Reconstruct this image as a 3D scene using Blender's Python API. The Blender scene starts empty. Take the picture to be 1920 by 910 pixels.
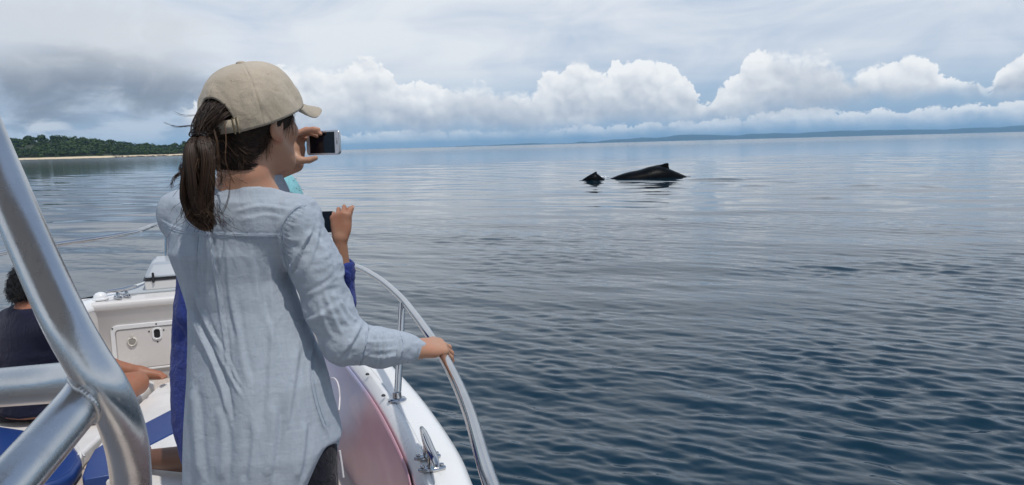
import bpy, bmesh, math, random
import numpy as np
from mathutils import Vector, Matrix
random.seed(7)
RNG = np.random.default_rng(11)
S = bpy.context.scene
COL = S.collection
PI = math.pi
# ------------------------------------------------------------------ camera
F_PX = 1450.0                       # focal length in pixels of the 1920 px frame
CAM = np.array([0.0, 0.0, 2.3])     # eye 1.5 m above the cockpit deck, deck 0.8 m above the sea
ROLL = math.radians(1.52)
PITCH = math.radians(7.17)
Rh = np.array([1.0, 0, 0]); FW = np.array([0, math.cos(PITCH), -math.sin(PITCH)])
Uh = np.cross(Rh, FW)
RT = math.cos(ROLL)*Rh - math.sin(ROLL)*Uh
UP = math.sin(ROLL)*Rh + math.cos(ROLL)*Uh
cam = bpy.data.cameras.new('camera'); camo = bpy.data.objects.new('camera', cam); COL.objects.link(camo)
cam.sensor_width = 36.0; cam.lens = F_PX/1920*36.0; cam.clip_start = 0.05; cam.clip_end = 90000
camo.matrix_world = Matrix(((RT[0], UP[0], -FW[0], CAM[0]), (RT[1], UP[1], -FW[1], CAM[1]), (RT[2], UP[2], -FW[2], CAM[2]), (0, 0, 0, 1)))
S.camera = camo
def ray(px, py):
    return FW + (px-960)/F_PX*RT - (py-455)/F_PX*UP
def P(px, py, d):
    """world point of a photo pixel at ground distance y = d"""
    r = ray(px, py); return CAM + r*(d/r[1])
def G(px, py, z):
    r = ray(px, py); return CAM + r*((z-CAM[2])/r[2])
def azel(px, py):
    r = ray(px, py); r = r/np.linalg.norm(r)
    return math.atan2(r[0], r[1]), math.asin(r[2])
# ------------------------------------------------------------------ light
S.view_settings.view_transform = 'Standard'; S.view_settings.look = 'None'
S.view_settings.exposure = 0.0; S.view_settings.gamma = 1.0
SUN = Vector((0.27, -0.30, 0.915)).normalized()
sl = bpy.data.lights.new('sun', 'SUN'); so = bpy.data.objects.new('sun', sl); COL.objects.link(so)
sl.energy = 2.6; sl.angle = math.radians(0.9); sl.color = (1.0, 0.955, 0.89)
so.rotation_euler = SUN.to_track_quat('Z', 'Y').to_euler(); so.location = (0, 0, 30)
SUN_EL = math.asin(SUN.z); SUN_ROT = math.atan2(SUN.x, SUN.y)

# ------------------------------------------------------------------ node helpers
class NT:
    def __init__(s, nt): s.nt = nt
    def n(s, t, ins=None, **kw):
        nd = s.nt.nodes.new(t)
        for k, v in kw.items(): setattr(nd, k, v)
        for k, v in (ins or {}).items(): s.set(nd.inputs[k], v)
        return nd
    def set(s, sock, v):
        if isinstance(v, bpy.types.NodeSocket): s.nt.links.new(v, sock)
        elif isinstance(v, (tuple, list)) and sock.type == 'RGBA' and len(v) == 3: sock.default_value = (*v, 1)
        else: sock.default_value = v
    def m(s, op, a, b=None, c=None, clamp=False):
        nd = s.nt.nodes.new('ShaderNodeMath'); nd.operation = op; nd.use_clamp = clamp
        for i, v in enumerate((a, b, c)):
            if v is not None: s.set(nd.inputs[i], v)
        return nd.outputs[0]
    def v(s, op, a, b=None, scale=None):
        nd = s.nt.nodes.new('ShaderNodeVectorMath'); nd.operation = op
        s.set(nd.inputs[0], a)
        if b is not None: s.set(nd.inputs[1], b)
        if scale is not None: s.set(nd.inputs['Scale'], scale)
        return nd.outputs[0] if op not in ('LENGTH', 'DOT_PRODUCT') else nd.outputs['Value']
    def xyz(s, x, y=0.0, z=0.0): return s.n('ShaderNodeCombineXYZ', {0: x, 1: y, 2: z}).outputs[0]
    def noise(s, vec, scale, detail=2.0, rough=0.5, lac=2.0, dist=0.0, w=None):
        nd = s.n('ShaderNodeTexNoise', {'Vector': vec, 'Scale': scale, 'Detail': detail, 'Roughness': rough, 'Lacunarity': lac, 'Distortion': dist}, noise_dimensions='2D' if w else '3D')
        return nd.outputs[0]
    def vor(s, vec, scale, smooth=0.0, rnd=1.0, detail=0.0, rough=0.5):
        nd = s.n('ShaderNodeTexVoronoi', feature='SMOOTH_F1' if smooth else 'F1', voronoi_dimensions='2D')
        ins = {'Vector': vec, 'Scale': scale, 'Randomness': rnd, 'Detail': detail, 'Roughness': rough}
        if smooth: ins['Smoothness'] = smooth
        for k, v in ins.items(): s.set(nd.inputs[k], v)
        return nd.outputs[0]
    def ss(s, x, a, b):
        nd = s.n('ShaderNodeMapRange', {0: x, 1: a, 2: b, 3: 0.0, 4: 1.0}, interpolation_type='SMOOTHSTEP'); return nd.outputs[0]
    def lin(s, x, a, b, c=0.0, d=1.0):
        nd = s.n('ShaderNodeMapRange', {0: x, 1: a, 2: b, 3: c, 4: d}); nd.clamp = True; return nd.outputs[0]
    def mix(s, f, a, b):
        nd = s.n('ShaderNodeMix', data_type='RGBA'); s.set(nd.inputs[0], f); s.set(nd.inputs[6], a); s.set(nd.inputs[7], b); return nd.outputs[2]
    def curve(s, x, x0, x1, pts, y0, y1):
        """float curve through pts (x, y), x in x0..x1, y in y0..y1"""
        t = s.lin(x, x0, x1)
        nd = s.n('ShaderNodeFloatCurve', {'Value': t})
        c = nd.mapping.curves[0]
        pp = sorted(((px-x0)/(x1-x0), (py-y0)/(y1-y0)) for px, py in pts)
        while len(c.points) < len(pp): c.points.new(0.5, 0.5)
        for q, (a, b) in zip(c.points, pp): q.location = (a, b)
        nd.mapping.update()
        return s.lin(nd.outputs[0], 0.0, 1.0, y0, y1)

def material(name):
    mt = bpy.data.materials.new(name); mt.use_nodes = True
    nt = mt.node_tree; nt.nodes.clear(); T = NT(nt)
    out = T.n('ShaderNodeOutputMaterial'); bs = T.n('ShaderNodeBsdfPrincipled')
    nt.links.new(bs.outputs[0], out.inputs[0])
    return mt, T, bs, out
def pset(T, bs, **kw):
    names = dict(color='Base Color', rough='Roughness', metal='Metallic', ior='IOR', spec='Specular IOR Level', normal='Normal', coat='Coat Weight',
                 coat_rough='Coat Roughness', sss='Subsurface Weight', sss_r='Subsurface Radius', sss_s='Subsurface Scale', sheen='Sheen Weight', sheen_rough='Sheen Roughness',
                 trans='Transmission Weight', alpha='Alpha', aniso='Anisotropic')
    for k, v in kw.items(): T.set(bs.inputs[names[k]], v)
def bump(T, h, strength=0.3, dist=0.01, normal=None):
    ins = {'Strength': strength, 'Distance': dist, 'Height': h}
    if normal is not None: ins['Normal'] = normal
    return T.n('ShaderNodeBump', ins).outputs[0]

# ------------------------------------------------------------------ world: daylight sky with veil, stratus and cumulus
def build_world():
    W = bpy.data.worlds.new('World'); S.world = W; W.use_nodes = True
    W.node_tree.nodes.clear(); T = NT(W.node_tree)
    sky = T.n('ShaderNodeTexSky', sky_type='NISHITA'); sky.sun_disc = False
    sky.sun_elevation = SUN_EL; sky.sun_rotation = SUN_ROT; sky.air_density = 1.0; sky.dust_density = 1.2; sky.ozone_density = 1.6
    tc = T.n('ShaderNodeTexCoord').outputs['Generated']
    d = T.v('NORMALIZE', tc)
    sp = T.n('ShaderNodeSeparateXYZ', {0: d})
    x, y, z = sp.outputs
    A = T.m('MULTIPLY', T.m('ARCTAN2', x, y), 10.0)             # azimuth, tenths of a radian
    E = T.m('MULTIPLY', T.m('ARCSINE', z), 10.0)                # elevation, tenths of a radian
    def ae(px, py):
        a, e = azel(px, py); return a*10, e*10
    K = 10.0                                                     # colours below are what the sky sends at background strength 0.1
    def col(r, g, b):
        f = lambda c: (c/255/12.92 if c/255 <= 0.04045 else ((c/255+0.055)/1.055)**2.4)*K
        return (f(r), f(g), f(b))
    # plane coordinates: clouds seen at a slant, stretched towards the horizon
    zc = T.m('MAXIMUM', T.m('ADD', z, 0.05), 0.03)
    pl = T.xyz(T.m('DIVIDE', x, zc), T.m('DIVIDE', y, zc), 0.0)
    base = T.v('SCALE', sky.outputs[0], scale=0.85)
    # blue layer under everything, paler towards the horizon
    blue = T.mix(T.ss(E, 0.0, 1.6), col(132, 178, 222), col(158, 190, 224))
    blue = T.mix(T.ss(E, 2.0, 9.0), blue, col(88, 134, 190))        # deeper blue towards the zenith
    c = T.mix(0.72, base, blue)
    # wide veil
    v1 = T.noise(T.v('MULTIPLY', pl, (0.55, 1.0, 1.0)), 0.55, 6.0, 0.5, 2.1, 0.4, w=1)
    v2 = T.noise(T.xyz(A, T.m('ADD', T.m('MULTIPLY', T.m('SUBTRACT', E, T.m('MULTIPLY', A, 0.05)), 2.6), 3.3)), 0.50, 6.0, 0.52, 2.0, 0.5, w=1)
    veil = T.m('ADD', T.m('MULTIPLY', v1, 0.35), T.m('MULTIPLY', v2, 0.65))
    vh = T.ss(E, 0.35, 1.1)
    va = T.m('MULTIPLY', T.ss(veil, 0.18, 0.46), T.m('ADD', 0.15, T.m('MULTIPLY', vh, 0.82)))
    va = T.m('MULTIPLY', va, T.m('SUBTRACT', 1.0, T.m('MULTIPLY', T.ss(E, 2.2, 7.0), 0.68)))      # thinner overhead, where the sun breaks through
    vright = T.ss(A, -3.0, 3.0)
    vcol = T.mix(T.ss(veil, 0.38, 0.64), col(211, 220, 233), T.mix(vright, col(231, 236, 242), col(235, 240, 245)))
    c = T.mix(va, c, vcol)
    # grey stratus upper left
    sa, se = ae(130, 120)
    ww = T.noise(T.xyz(A, T.m('MULTIPLY', E, 1.6)), 0.9, 7.0, 0.57, 2.0, 0.4, w=1)
    ww2 = T.noise(T.xyz(T.m('ADD', A, 31.0), T.m('MULTIPLY', E, 3.0)), 1.3, 6.0, 0.54, 2.0, 0.3, w=1)
    dx = T.m('DIVIDE', T.m('SUBTRACT', A, sa), 1.75); 
    def blob(px, py, rx, ry, wn, amp):
        a0, e0 = ae(px, py)
        qx = T.m('DIVIDE', T.m('SUBTRACT', A, a0), rx); qy = T.m('DIVIDE', T.m('SUBTRACT', E, e0), ry)
        r2 = T.m('ADD', T.m('MULTIPLY', qx, qx), T.m('MULTIPLY', qy, qy))
        return T.m('SUBTRACT', T.m('ADD', 1.0, T.m('MULTIPLY', T.m('SUBTRACT', wn, 0.5), amp)), T.m('SQRT', r2))
    b0 = blob(120, 205, 2.6, 0.62, ww2, 1.7)
    c = T.mix(T.m('MULTIPLY', T.ss(b0, -0.1, 0.6), 0.62), c, T.mix(T.ss(ww2, 0.40, 0.62), col(160, 174, 195), col(206, 216, 229)))
    b1 = blob(150, 110, 1.9, 0.75, ww, 1.8)
    hh = T.m('ADD', T.m('SUBTRACT', E, ae(130, 150)[1]), T.m('MULTIPLY', T.m('SUBTRACT', ww, 0.5), 0.9))
    c = T.mix(T.m('MULTIPLY', T.ss(b1, -0.05, 0.65), 0.82), c, T.mix(T.ss(hh, -0.16, 0.42), col(128, 140, 157), col(212, 217, 224)))
    b2 = blob(120, 158, 2.3, 0.22, ww, 1.3)
    c = T.mix(T.m('MULTIPLY', T.ss(b2, -0.15, 0.85), 0.34), c, col(118, 130, 149))
    # small far cloud over the island
    b3 = blob(190, 258, 0.85, 0.17, ww2, 2.2)
    c = T.mix(T.m('MULTIPLY', T.ss(b3, 0.0, 0.5), 0.55), c, col(200, 212, 226))
    b4 = blob(100, 237, 0.35, 0.09, ww2, 2.2)
    c = T.mix(T.m('MULTIPLY', T.ss(b4, 0.0, 0.5), 0.75), c, col(214, 222, 232))
    # cumulus
    def warp(vec, sc):
        w = T.n('ShaderNodeTexNoise', {'Vector': vec, 'Scale': sc*1.6, 'Detail': 3.0, 'Roughness': 0.55}, noise_dimensions='2D')
        return T.v('ADD', vec, T.v('SCALE', T.v('SUBTRACT', w.outputs[1], (0.5, 0.5, 0.5)), scale=0.34/sc))
    def puff(q, sc, fine=True):
        f1 = T.vor(q, sc, 0.4); f2 = T.vor(T.v('ADD', q, (3.1, 1.7, 0.4)), sc*2.3, 0.3)
        s = T.m('ADD', T.m('MULTIPLY', T.m('MULTIPLY', f1, f1), 0.72), T.m('MULTIPLY', T.m('MULTIPLY', f2, f2), 0.36))
        if fine:
            f3 = T.vor(T.v('ADD', q, (7.7, 5.1, 2.4)), sc*5.4, 0.25); f4 = T.noise(q, sc*6.0, 6.0, 0.62, w=1)
            x = T.m('ADD', T.m('MULTIPLY', T.m('MULTIPLY', f3, f3), 0.26), T.m('MULTIPLY', T.m('SUBTRACT', f4, 0.5), 0.56))
            return T.m('SUBTRACT', 0.50, s), x
        return T.m('SUBTRACT', 0.50, s)
    def cumulus(c, tops, bottoms, seed, sc, amp, white, grey, edge, opac, soft=0.16, wisp=1.0, sh=0.0, tone=0.0):
        tp = [ae(*p) for p in tops]; bp = [ae(*p) for p in bottoms]
        vec = T.xyz(T.m('ADD', A, seed*7.3), T.m('MULTIPLY', E, 1.12))
        q = warp(vec, sc)
        pc, pf = puff(q, sc); p0 = T.m('SUBTRACT', pc, pf)
        p1 = puff(T.v('ADD', q, (0.14/sc, 0.24/sc, 0.0)), sc, False)
        lown = T.noise(vec, sc*0.55, 4.0, 0.55, w=1)
        big = T.noise(T.v('MULTIPLY', vec, (1.0, 1.7, 1.0)), 0.75, 3.0, 0.5, w=1)
        Aw = T.m('ADD', A, T.m('MULTIPLY', T.m('SUBTRACT', lown, 0.5), 0.10))
        H = T.curve(Aw, tp[0][0], tp[-1][0], tp, -0.5, 2.5); B = T.curve(Aw, tp[0][0], tp[-1][0], bp, -0.5, 2.5)
        rel = T.m('SUBTRACT', H, E)                                   # depth below the top outline
        dd = T.m('ADD', rel, T.m('MULTIPLY', p0, amp))
        wsp = T.ss(big, 0.47, 0.68)                                   # crisp heads in places, soft wisps elsewhere
        ed = T.m('ADD', edge, T.m('MULTIPLY', wsp, 0.22*wisp))
        a = T.ss(T.m('DIVIDE', dd, ed), 0.0, 1.0)
        bb = T.m('ADD', T.m('SUBTRACT', E, B), T.m('MULTIPLY', T.m('SUBTRACT', lown, 0.5), 0.5))
        a = T.m('MULTIPLY', a, T.ss(bb, -soft, soft))
        a = T.m('MULTIPLY', T.m('MULTIPLY', a, opac), T.m('MULTIPLY', T.ss(A, tp[0][0], tp[0][0]+0.25), T.m('SUBTRACT', 1.0, T.ss(A, tp[-1][0]-0.3, tp[-1][0]))))
        relh = T.m('DIVIDE', rel, T.m('MAXIMUM', T.m('SUBTRACT', H, B), 0.08))
        lit = T.m('SUBTRACT', T.m('SUBTRACT', pc, p1), T.m('MULTIPLY', pf, 0.45))
        s = T.m('ADD', 0.93+sh, T.m('MULTIPLY', lit, T.m('SUBTRACT', 0.80, T.m('MULTIPLY', wsp, 0.35))))
        s = T.m('SUBTRACT', s, T.m('MULTIPLY', T.ss(relh, 0.0, 1.0), 0.60))
        s = T.m('SUBTRACT', s, T.m('MULTIPLY', T.ss(relh, 0.05, 0.35), T.m('MULTIPLY', T.ss(big, 0.44, 0.66), 0.26+tone)), clamp=True)
        cc = T.mix(s, grey, white)
        return T.mix(a, c, cc)
    # low far row first, the big heaps in front of it
    c = cumulus(c, [(500, 262), (700, 250), (850, 246), (1000, 244), (1100, 240), (1180, 236), (1260, 232), (1330, 230), (1380, 221), (1440, 214), (1490, 207), (1550, 206), (1610, 214), (1650, 207), (1700, 212), (1750, 205), (1810, 200), (1850, 199), (1890, 194), (1960, 194), (2060, 200)],
                [(500, 278), (900, 268), (1200, 258), (1500, 247), (1800, 236), (2060, 228)], 5.2, 4.6, 0.13, col(242, 246, 250), col(186, 203, 222), 0.030, 0.95, 0.12, 0.3, 0.05)
    c = cumulus(c, [(330, 215), (430, 180), (500, 140), (545, 130), (575, 126), (610, 138), (645, 134), (668, 120), (690, 118), (712, 126), (735, 148), (756, 166), (785, 166), (830, 158), (870, 164), (920, 158), (950, 168), (985, 178), (1006, 168), (1020, 146), (1055, 136), (1076, 112), (1096, 116), (1115, 140), (1138, 150), (1152, 117), (1190, 109), (1240, 116), (1278, 138), (1302, 172), (1325, 196), (1350, 178), (1385, 140), (1405, 106), (1440, 95), (1480, 104), (1530, 104), (1580, 120), (1600, 142), (1640, 126), (1700, 112), (1750, 132), (1790, 154), (1830, 152), (1850, 176), (1875, 140), (1920, 116), (1990, 100), (2080, 150)],
                [(330, 240), (560, 245), (800, 240), (1000, 238), (1100, 230), (1250, 226), (1340, 219), (1450, 208), (1600, 196), (1740, 184), (1830, 168), (1880, 172), (2080, 172)], 1.4, 2.5, 0.26, col(248, 250, 252), col(176, 187, 203), 0.035, 0.97)
    # haze on the horizon
    hz = T.m('SUBTRACT', 1.0, T.ss(E, -0.02, 0.34))
    c = T.mix(T.m('MULTIPLY', hz, 0.55), c, T.mix(vright, col(172, 200, 228), col(130, 172, 214)))
    bg = T.n('ShaderNodeBackground', {'Color': c, 'Strength': 0.1})
    out = T.n('ShaderNodeOutputWorld'); W.node_tree.links.new(bg.outputs[0], out.inputs[0])
    W.cycles.sampling_method = 'MANUAL'; W.cycles.sample_map_resolution = 512
build_world()

# ------------------------------------------------------------------ mesh helpers
def tag(o, label=None, cat=None, group=None, kind=None):
    if label: o['label'] = label
    if cat: o['category'] = cat
    if group: o['group'] = group
    if kind: o['kind'] = kind
    return o
def empty(name, loc=(0, 0, 0)):
    o = bpy.data.objects.new(name, None); COL.objects.link(o); o.location = loc; o.empty_display_size = 0.1
    return o
def mesh_obj(name, verts, faces, mat=None, parent=None, smooth=True, origin=None):
    verts = np.asarray(verts, dtype=np.float64)
    base = np.zeros(3)
    if parent is not None:
        p = parent
        while p is not None: base = base + np.array(p.location); p = p.parent
    org = np.array(origin) if origin is not None else (base if parent is not None else np.zeros(3))
    me = bpy.data.meshes.new(name)
    vv = verts - org
    if isinstance(faces, np.ndarray):
        nf, k = faces.shape
        me.vertices.add(len(vv)); me.vertices.foreach_set('co', vv.astype(np.float32).ravel())
        me.loops.add(nf*k); me.loops.foreach_set('vertex_index', faces.astype(np.int32).ravel())
        me.polygons.add(nf); me.polygons.foreach_set('loop_start', np.arange(0, nf*k, k, dtype=np.int32)); me.polygons.foreach_set('loop_total', np.full(nf, k, dtype=np.int32))
        me.update(calc_edges=True); me.validate()
    else:
        me.from_pydata([tuple(v) for v in vv], [], [tuple(f) for f in faces]); me.update()
    if smooth: me.polygons.foreach_set('use_smooth', np.ones(len(me.polygons), dtype=bool))
    if mat: me.materials.append(mat)
    o = bpy.data.objects.new(name, me); COL.objects.link(o)
    if parent is not None: o.parent = parent
    o.location = org - base
    return o
class MB:
    """collects primitives; build() links them as ONE mesh object"""
    def __init__(s): s.v = []; s.f = []
    def add(s, V, Fc):
        o = len(s.v); s.v += [tuple(map(float, q)) for q in V]; s.f += [tuple(int(i)+o for i in f) for f in Fc]; return s
    def tube(s, path, r, n=14, cap=True, flat=None):
        path = [np.array(p, float) for p in path]; m = len(path)
        rr = [r]*m if np.isscalar(r) else list(r)
        t = [path[min(i+1, m-1)]-path[max(i-1, 0)] for i in range(m)]
        t = [q/(np.linalg.norm(q)+1e-12) for q in t]
        a = np.array([0, 0, 1.0]) if abs(t[0][2]) < 0.9 else np.array([1.0, 0, 0])
        u = np.cross(t[0], a); u /= np.linalg.norm(u)
        V = []; Fc = []
        for i in range(m):
            u = u - t[i]*np.dot(u, t[i]); u /= np.linalg.norm(u)+1e-12
            w = np.cross(t[i], u)
            for k in range(n):
                ph = 2*PI*k/n
                V.append(path[i] + rr[i]*(math.cos(ph)*u + math.sin(ph)*w*(flat or 1.0)))
        for i in range(m-1):
            for k in range(n):
                k2 = (k+1) % n
                Fc.append((i*n+k, i*n+k2, (i+1)*n+k2, (i+1)*n+k))
        if cap: Fc.append(tuple(range(n))[::-1]); Fc.append(tuple(range((m-1)*n, m*n)))
        return s.add(V, Fc)
    def box(s, c, sz, rot=None, bev=0.0):
        c = np.array(c, float); h = np.array(sz, float)/2
        if bev > 0:
            bm = bmesh.new(); bmesh.ops.create_cube(bm, size=1.0)
            for v in bm.verts: v.co = Vector((v.co.x*2*h[0], v.co.y*2*h[1], v.co.z*2*h[2]))
            bmesh.ops.bevel(bm, geom=list(bm.edges), offset=bev, segments=2, affect='EDGES')
            bm.verts.index_update(); V = [np.array(v.co) for v in bm.verts]; Fc = [[q.index for q in f.verts] for f in bm.faces]; bm.free()
        else:
            V = [np.array((a*h[0], b*h[1], d*h[2])) for a in (-1, 1) for b in (-1, 1) for d in (-1, 1)]
            Fc = [(0, 1, 3, 2), (4, 6, 7, 5), (0, 4, 5, 1), (2, 3, 7, 6), (0, 2, 6, 4), (1, 5, 7, 3)]
        if rot is not None: V = [np.array(rot) @ q for q in V]
        return s.add([q+c for q in V], Fc)
    def lathe(s, prof, c, axis=(0, 0, 1), n=24):
        """prof: (radius, height) pairs along the axis"""
        ax = np.array(axis, float); ax /= np.linalg.norm(ax)
        a = np.array([1.0, 0, 0]) if abs(ax[0]) < 0.9 else np.array([0, 1.0, 0])
        u = np.cross(ax, a); u /= np.linalg.norm(u); w = np.cross(ax, u)
        V = []; Fc = []; m = len(prof)
        for r, h in prof:
            for k in range(n):
                ph = 2*PI*k/n; V.append(np.array(c) + ax*h + r*(math.cos(ph)*u+math.sin(ph)*w))
        for i in range(m-1):
            for k in range(n): Fc.append((i*n+k, i*n+(k+1) % n, (i+1)*n+(k+1) % n, (i+1)*n+k))
        Fc.append(tuple(range(n))[::-1]); Fc.append(tuple(range((m-1)*n, m*n)))
        return s.add(V, Fc)
    def grid(s, Pn, closed_u=False, closed_v=False):
        Pn = np.asarray(Pn); a, b = Pn.shape[:2]
        Fc = []
        for i in range(a if closed_u else a-1):
            for j in range(b if closed_v else b-1):
                i2 = (i+1) % a; j2 = (j+1) % b
                Fc.append((i*b+j, i2*b+j, i2*b+j2, i*b+j2))
        return s.add(Pn.reshape(-1, 3), Fc)
    def prism(s, poly, z0, z1):
        n = len(poly)
        V = [(p[0], p[1], z0) for p in poly] + [(p[0], p[1], z1) for p in poly]
        Fc = [tuple(range(n))[::-1], tuple(range(n, 2*n))] + [(i, (i+1) % n, n+(i+1) % n, n+i) for i in range(n)]
        return s.add(V, Fc)
    def build(s, name, mat, parent=None, smooth=True, origin=None, bevel=0.0, seg=2, sub=0, auto=True):
        o = mesh_obj(name, s.v, s.f, mat, parent, smooth, origin)
        if bevel > 0:
            b = o.modifiers.new('bevel', 'BEVEL'); b.width = bevel; b.segments = seg; b.limit_method = 'ANGLE'; b.angle_limit = math.radians(35)
        if sub:
            b = o.modifiers.new('sub', 'SUBSURF'); b.levels = sub; b.render_levels = sub
        if smooth and auto and not sub:
            me = o.data
            try: me.set_sharp_from_angle(angle=math.radians(40))
            except Exception: pass
        return o
def spline(pts, n=8):
    """Catmull-Rom through pts"""
    p = np.array(pts, float); p = np.vstack([2*p[0]-p[1], p, 2*p[-1]-p[-2]]); out = []
    for i in range(1, len(p)-2):
        for t in np.linspace(0, 1, n, endpoint=False):
            out.append(0.5*((2*p[i]) + (-p[i-1]+p[i+1])*t + (2*p[i-1]-5*p[i]+4*p[i+1]-p[i+2])*t*t + (-p[i-1]+3*p[i]-3*p[i+1]+p[i+2])*t**3))
    out.append(p[-2]); return np.array(out)
# vectorised value noise
_H = np.random.default_rng(5).random((64, 64, 64)).astype(np.float32)
def vnoise(p):
    p = np.asarray(p, float); i = np.floor(p).astype(int); f = p-i; f = f*f*(3-2*f); i &= 63; j = (i+1) & 63
    x0, y0, z0 = i[..., 0], i[..., 1], i[..., 2]; x1, y1, z1 = j[..., 0], j[..., 1], j[..., 2]
    fx, fy, fz = f[..., 0], f[..., 1], f[..., 2]
    a = _H[x0, y0, z0]*(1-fx)+_H[x1, y0, z0]*fx; b = _H[x0, y1, z0]*(1-fx)+_H[x1, y1, z0]*fx
    c = _H[x0, y0, z1]*(1-fx)+_H[x1, y0, z1]*fx; d = _H[x0, y1, z1]*(1-fx)+_H[x1, y1, z1]*fx
    return (a*(1-fy)+b*fy)*(1-fz) + (c*(1-fy)+d*fy)*fz - 0.5
def fbm(p, o=4, g=0.5):
    s = 0; a = 1.0; p = np.asarray(p, float)
    for _ in range(o): s = s + a*vnoise(p); p = p*2.03+7.1; a *= g
    return s
# ------------------------------------------------------------------ sea
def wave_height(X, Y, cell):
    """calm sea: long low swell plus wind ripples that mostly run one way"""
    h = np.zeros_like(X); rg = np.random.default_rng(23)
    patch = fbm(np.stack([X*0.11, Y*0.11, np.zeros_like(X)], -1), 3)
    patch = np.clip(0.85 + 1.1*patch, 0.35, 1.5)
    R = np.sqrt(X*X+Y*Y)
    near = np.interp(R, [0, 6.5, 11, 20, 60], [1.0, 1.0, 0.58, 0.20, 0.11])     # water stirred by the boat
    tone = fbm(np.stack([X*0.22+Y*0.10, Y*0.30-X*0.12, np.zeros_like(X)], -1), 2); tone = np.clip(0.85+2.0*tone, 0.18, 1.7)
    for i in range(135):
        short = i < 90
        L = 0.11*(0.55/0.11)**rg.random() if short else 0.55*(12.0/0.55)**(rg.random()**1.4)
        th = math.radians(58) + rg.normal(0, 0.30 if short else 0.36)
        kx, ky = math.cos(th)*2*PI/L, math.sin(th)*2*PI/L
        st = 0.040 if short else 0.024*(0.6/L)**0.80           # steepness
        amp = st*L/(2*PI)*1.15
        ph = rg.random()*2*PI
        w = np.clip((L/cell-2.2)/2.6, 0, 1)
        if w.max() <= 0: continue
        q = kx*X+ky*Y+ph + 0.9*np.sin(0.31*(kx*Y-ky*X)+ph*3)
        h += amp*w*(np.cos(q)+0.30*np.cos(2*q))*(patch*near*(tone if short else 1.0) if L < 2.5 else 1.0)
    return h
def build_sea():
    az = np.concatenate([np.linspace(-48, 44, 720), np.linspace(44, 312, 68)[1:-1]])*PI/180
    rs = [0.8]
    while rs[-1] < 38000: rs.append(rs[-1]*(1.04 if rs[-1] < 3.6 else 1.0037 if rs[-1] < 26 else 1.006 if rs[-1] < 44 else 1.0035 if rs[-1] < 54 else 1.009 if rs[-1] < 110 else 1.025 if rs[-1] < 600 else 1.06))
    rs = np.array(rs); n, m = len(rs), len(az)
    Rr, Aa = np.meshgrid(rs, az, indexing='ij')
    X = Rr*np.sin(Aa); Y = Rr*np.cos(Aa)
    cell = np.maximum(np.gradient(rs)[:, None], Rr*np.gradient(az)[None, :].clip(0, 1))
    front = (np.abs(Aa) < 49*PI/180) | (Aa > 311*PI/180)
    Z = np.where(front, wave_height(X, Y, cell), 0.0)*np.clip((1500-Rr)/1200, 0, 1)
    # wake ripples the whales leave behind them
    for (px0, y0, px1, y1, a, wd) in WAKES:
        p0 = G(px0, y0, 0); p1 = G(px1, y1, 0); dv = p1[:2]-p0[:2]; L = np.linalg.norm(dv); dv /= L
        u = (X-p0[0])*dv[0]+(Y-p0[1])*dv[1]; w = -(X-p0[0])*dv[1]+(Y-p0[1])*dv[0]
        w = w + 0.25*np.sin(u*1.3+px0)
        Z += 0.85*a*np.exp(-(w/(wd*0.70))**2)*np.clip(u/(0.4*L), 0, 1)*np.clip((L-u)/(0.4*L), 0, 1)*(0.7+0.3*np.sin(u*1.3+px0))
    V = np.stack([X, Y, Z], -1).reshape(-1, 3)
    idx = np.arange(n*m).reshape(n, m); nx = np.roll(idx, -1, axis=1)
    Fq = np.stack([idx[:-1], idx[1:], nx[1:], nx[:-1]], -1).reshape(-1, 4)
    V = np.vstack([V, [[0, 0, 0]]])
    mt, T, bs, _ = material('sea_water')
    pos = T.n('ShaderNodeNewGeometry').outputs['Position']
    rot = T.n('ShaderNodeMapping', {'Vector': pos, 'Rotation': (0, 0, math.radians(-52))}).outputs[0]
    st = T.v('MULTIPLY', rot, (1.0, 0.45, 1.0))
    dist = T.v('LENGTH', pos)
    w1 = T.noise(st, 4.2, 2.0, 0.5, 2.0, 0.6)
    w2 = T.noise(st, 1.0, 3.0, 0.5, 2.0, 0.4)
    far = T.noise(T.v('MULTIPLY', pos, (0.35, 1.0, 1.0)), 0.16, 4.0, 0.55, 2.0, 0.3)
    pt = T.ss(T.noise(pos, 0.05, 3.0, 0.5), 0.38, 0.62)
    calm = T.noise(T.v('MULTIPLY', pos, (0.3, 1.0, 1.0)), 0.012, 4.0, 0.55)
    k1 = T.m('MULTIPLY', T.lin(dist, 7.0, 28.0, 0.40, 0.05), T.m('ADD', 0.45, T.m('MULTIPLY', pt, 0.8)))
    n1 = bump(T, w1, k1, 0.035)
    n2 = bump(T, w2, T.m('MULTIPLY', T.lin(dist, 8.0, 30.0, 0.14, 0.055), T.lin(dist, 60.0, 400.0, 1.0, 0.5)), 0.11, n1)
    n3 = bump(T, far, T.m('MULTIPLY', T.lin(dist, 60.0, 400.0, 0.0, 0.22), T.ss(calm, 0.35, 0.6)), 0.20, n2)
    rough = T.lin(dist, 10.0, 900.0, 0.035, 0.14)
    pset(T, bs, color=(0.001, 0.0195, 0.036), rough=rough, ior=1.333, normal=n3)
    o = mesh_obj('sea', V, Fq, mt); tag(o, 'calm dark blue sea with small wind ripples reaching the horizon', None, None, 'structure')
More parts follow.
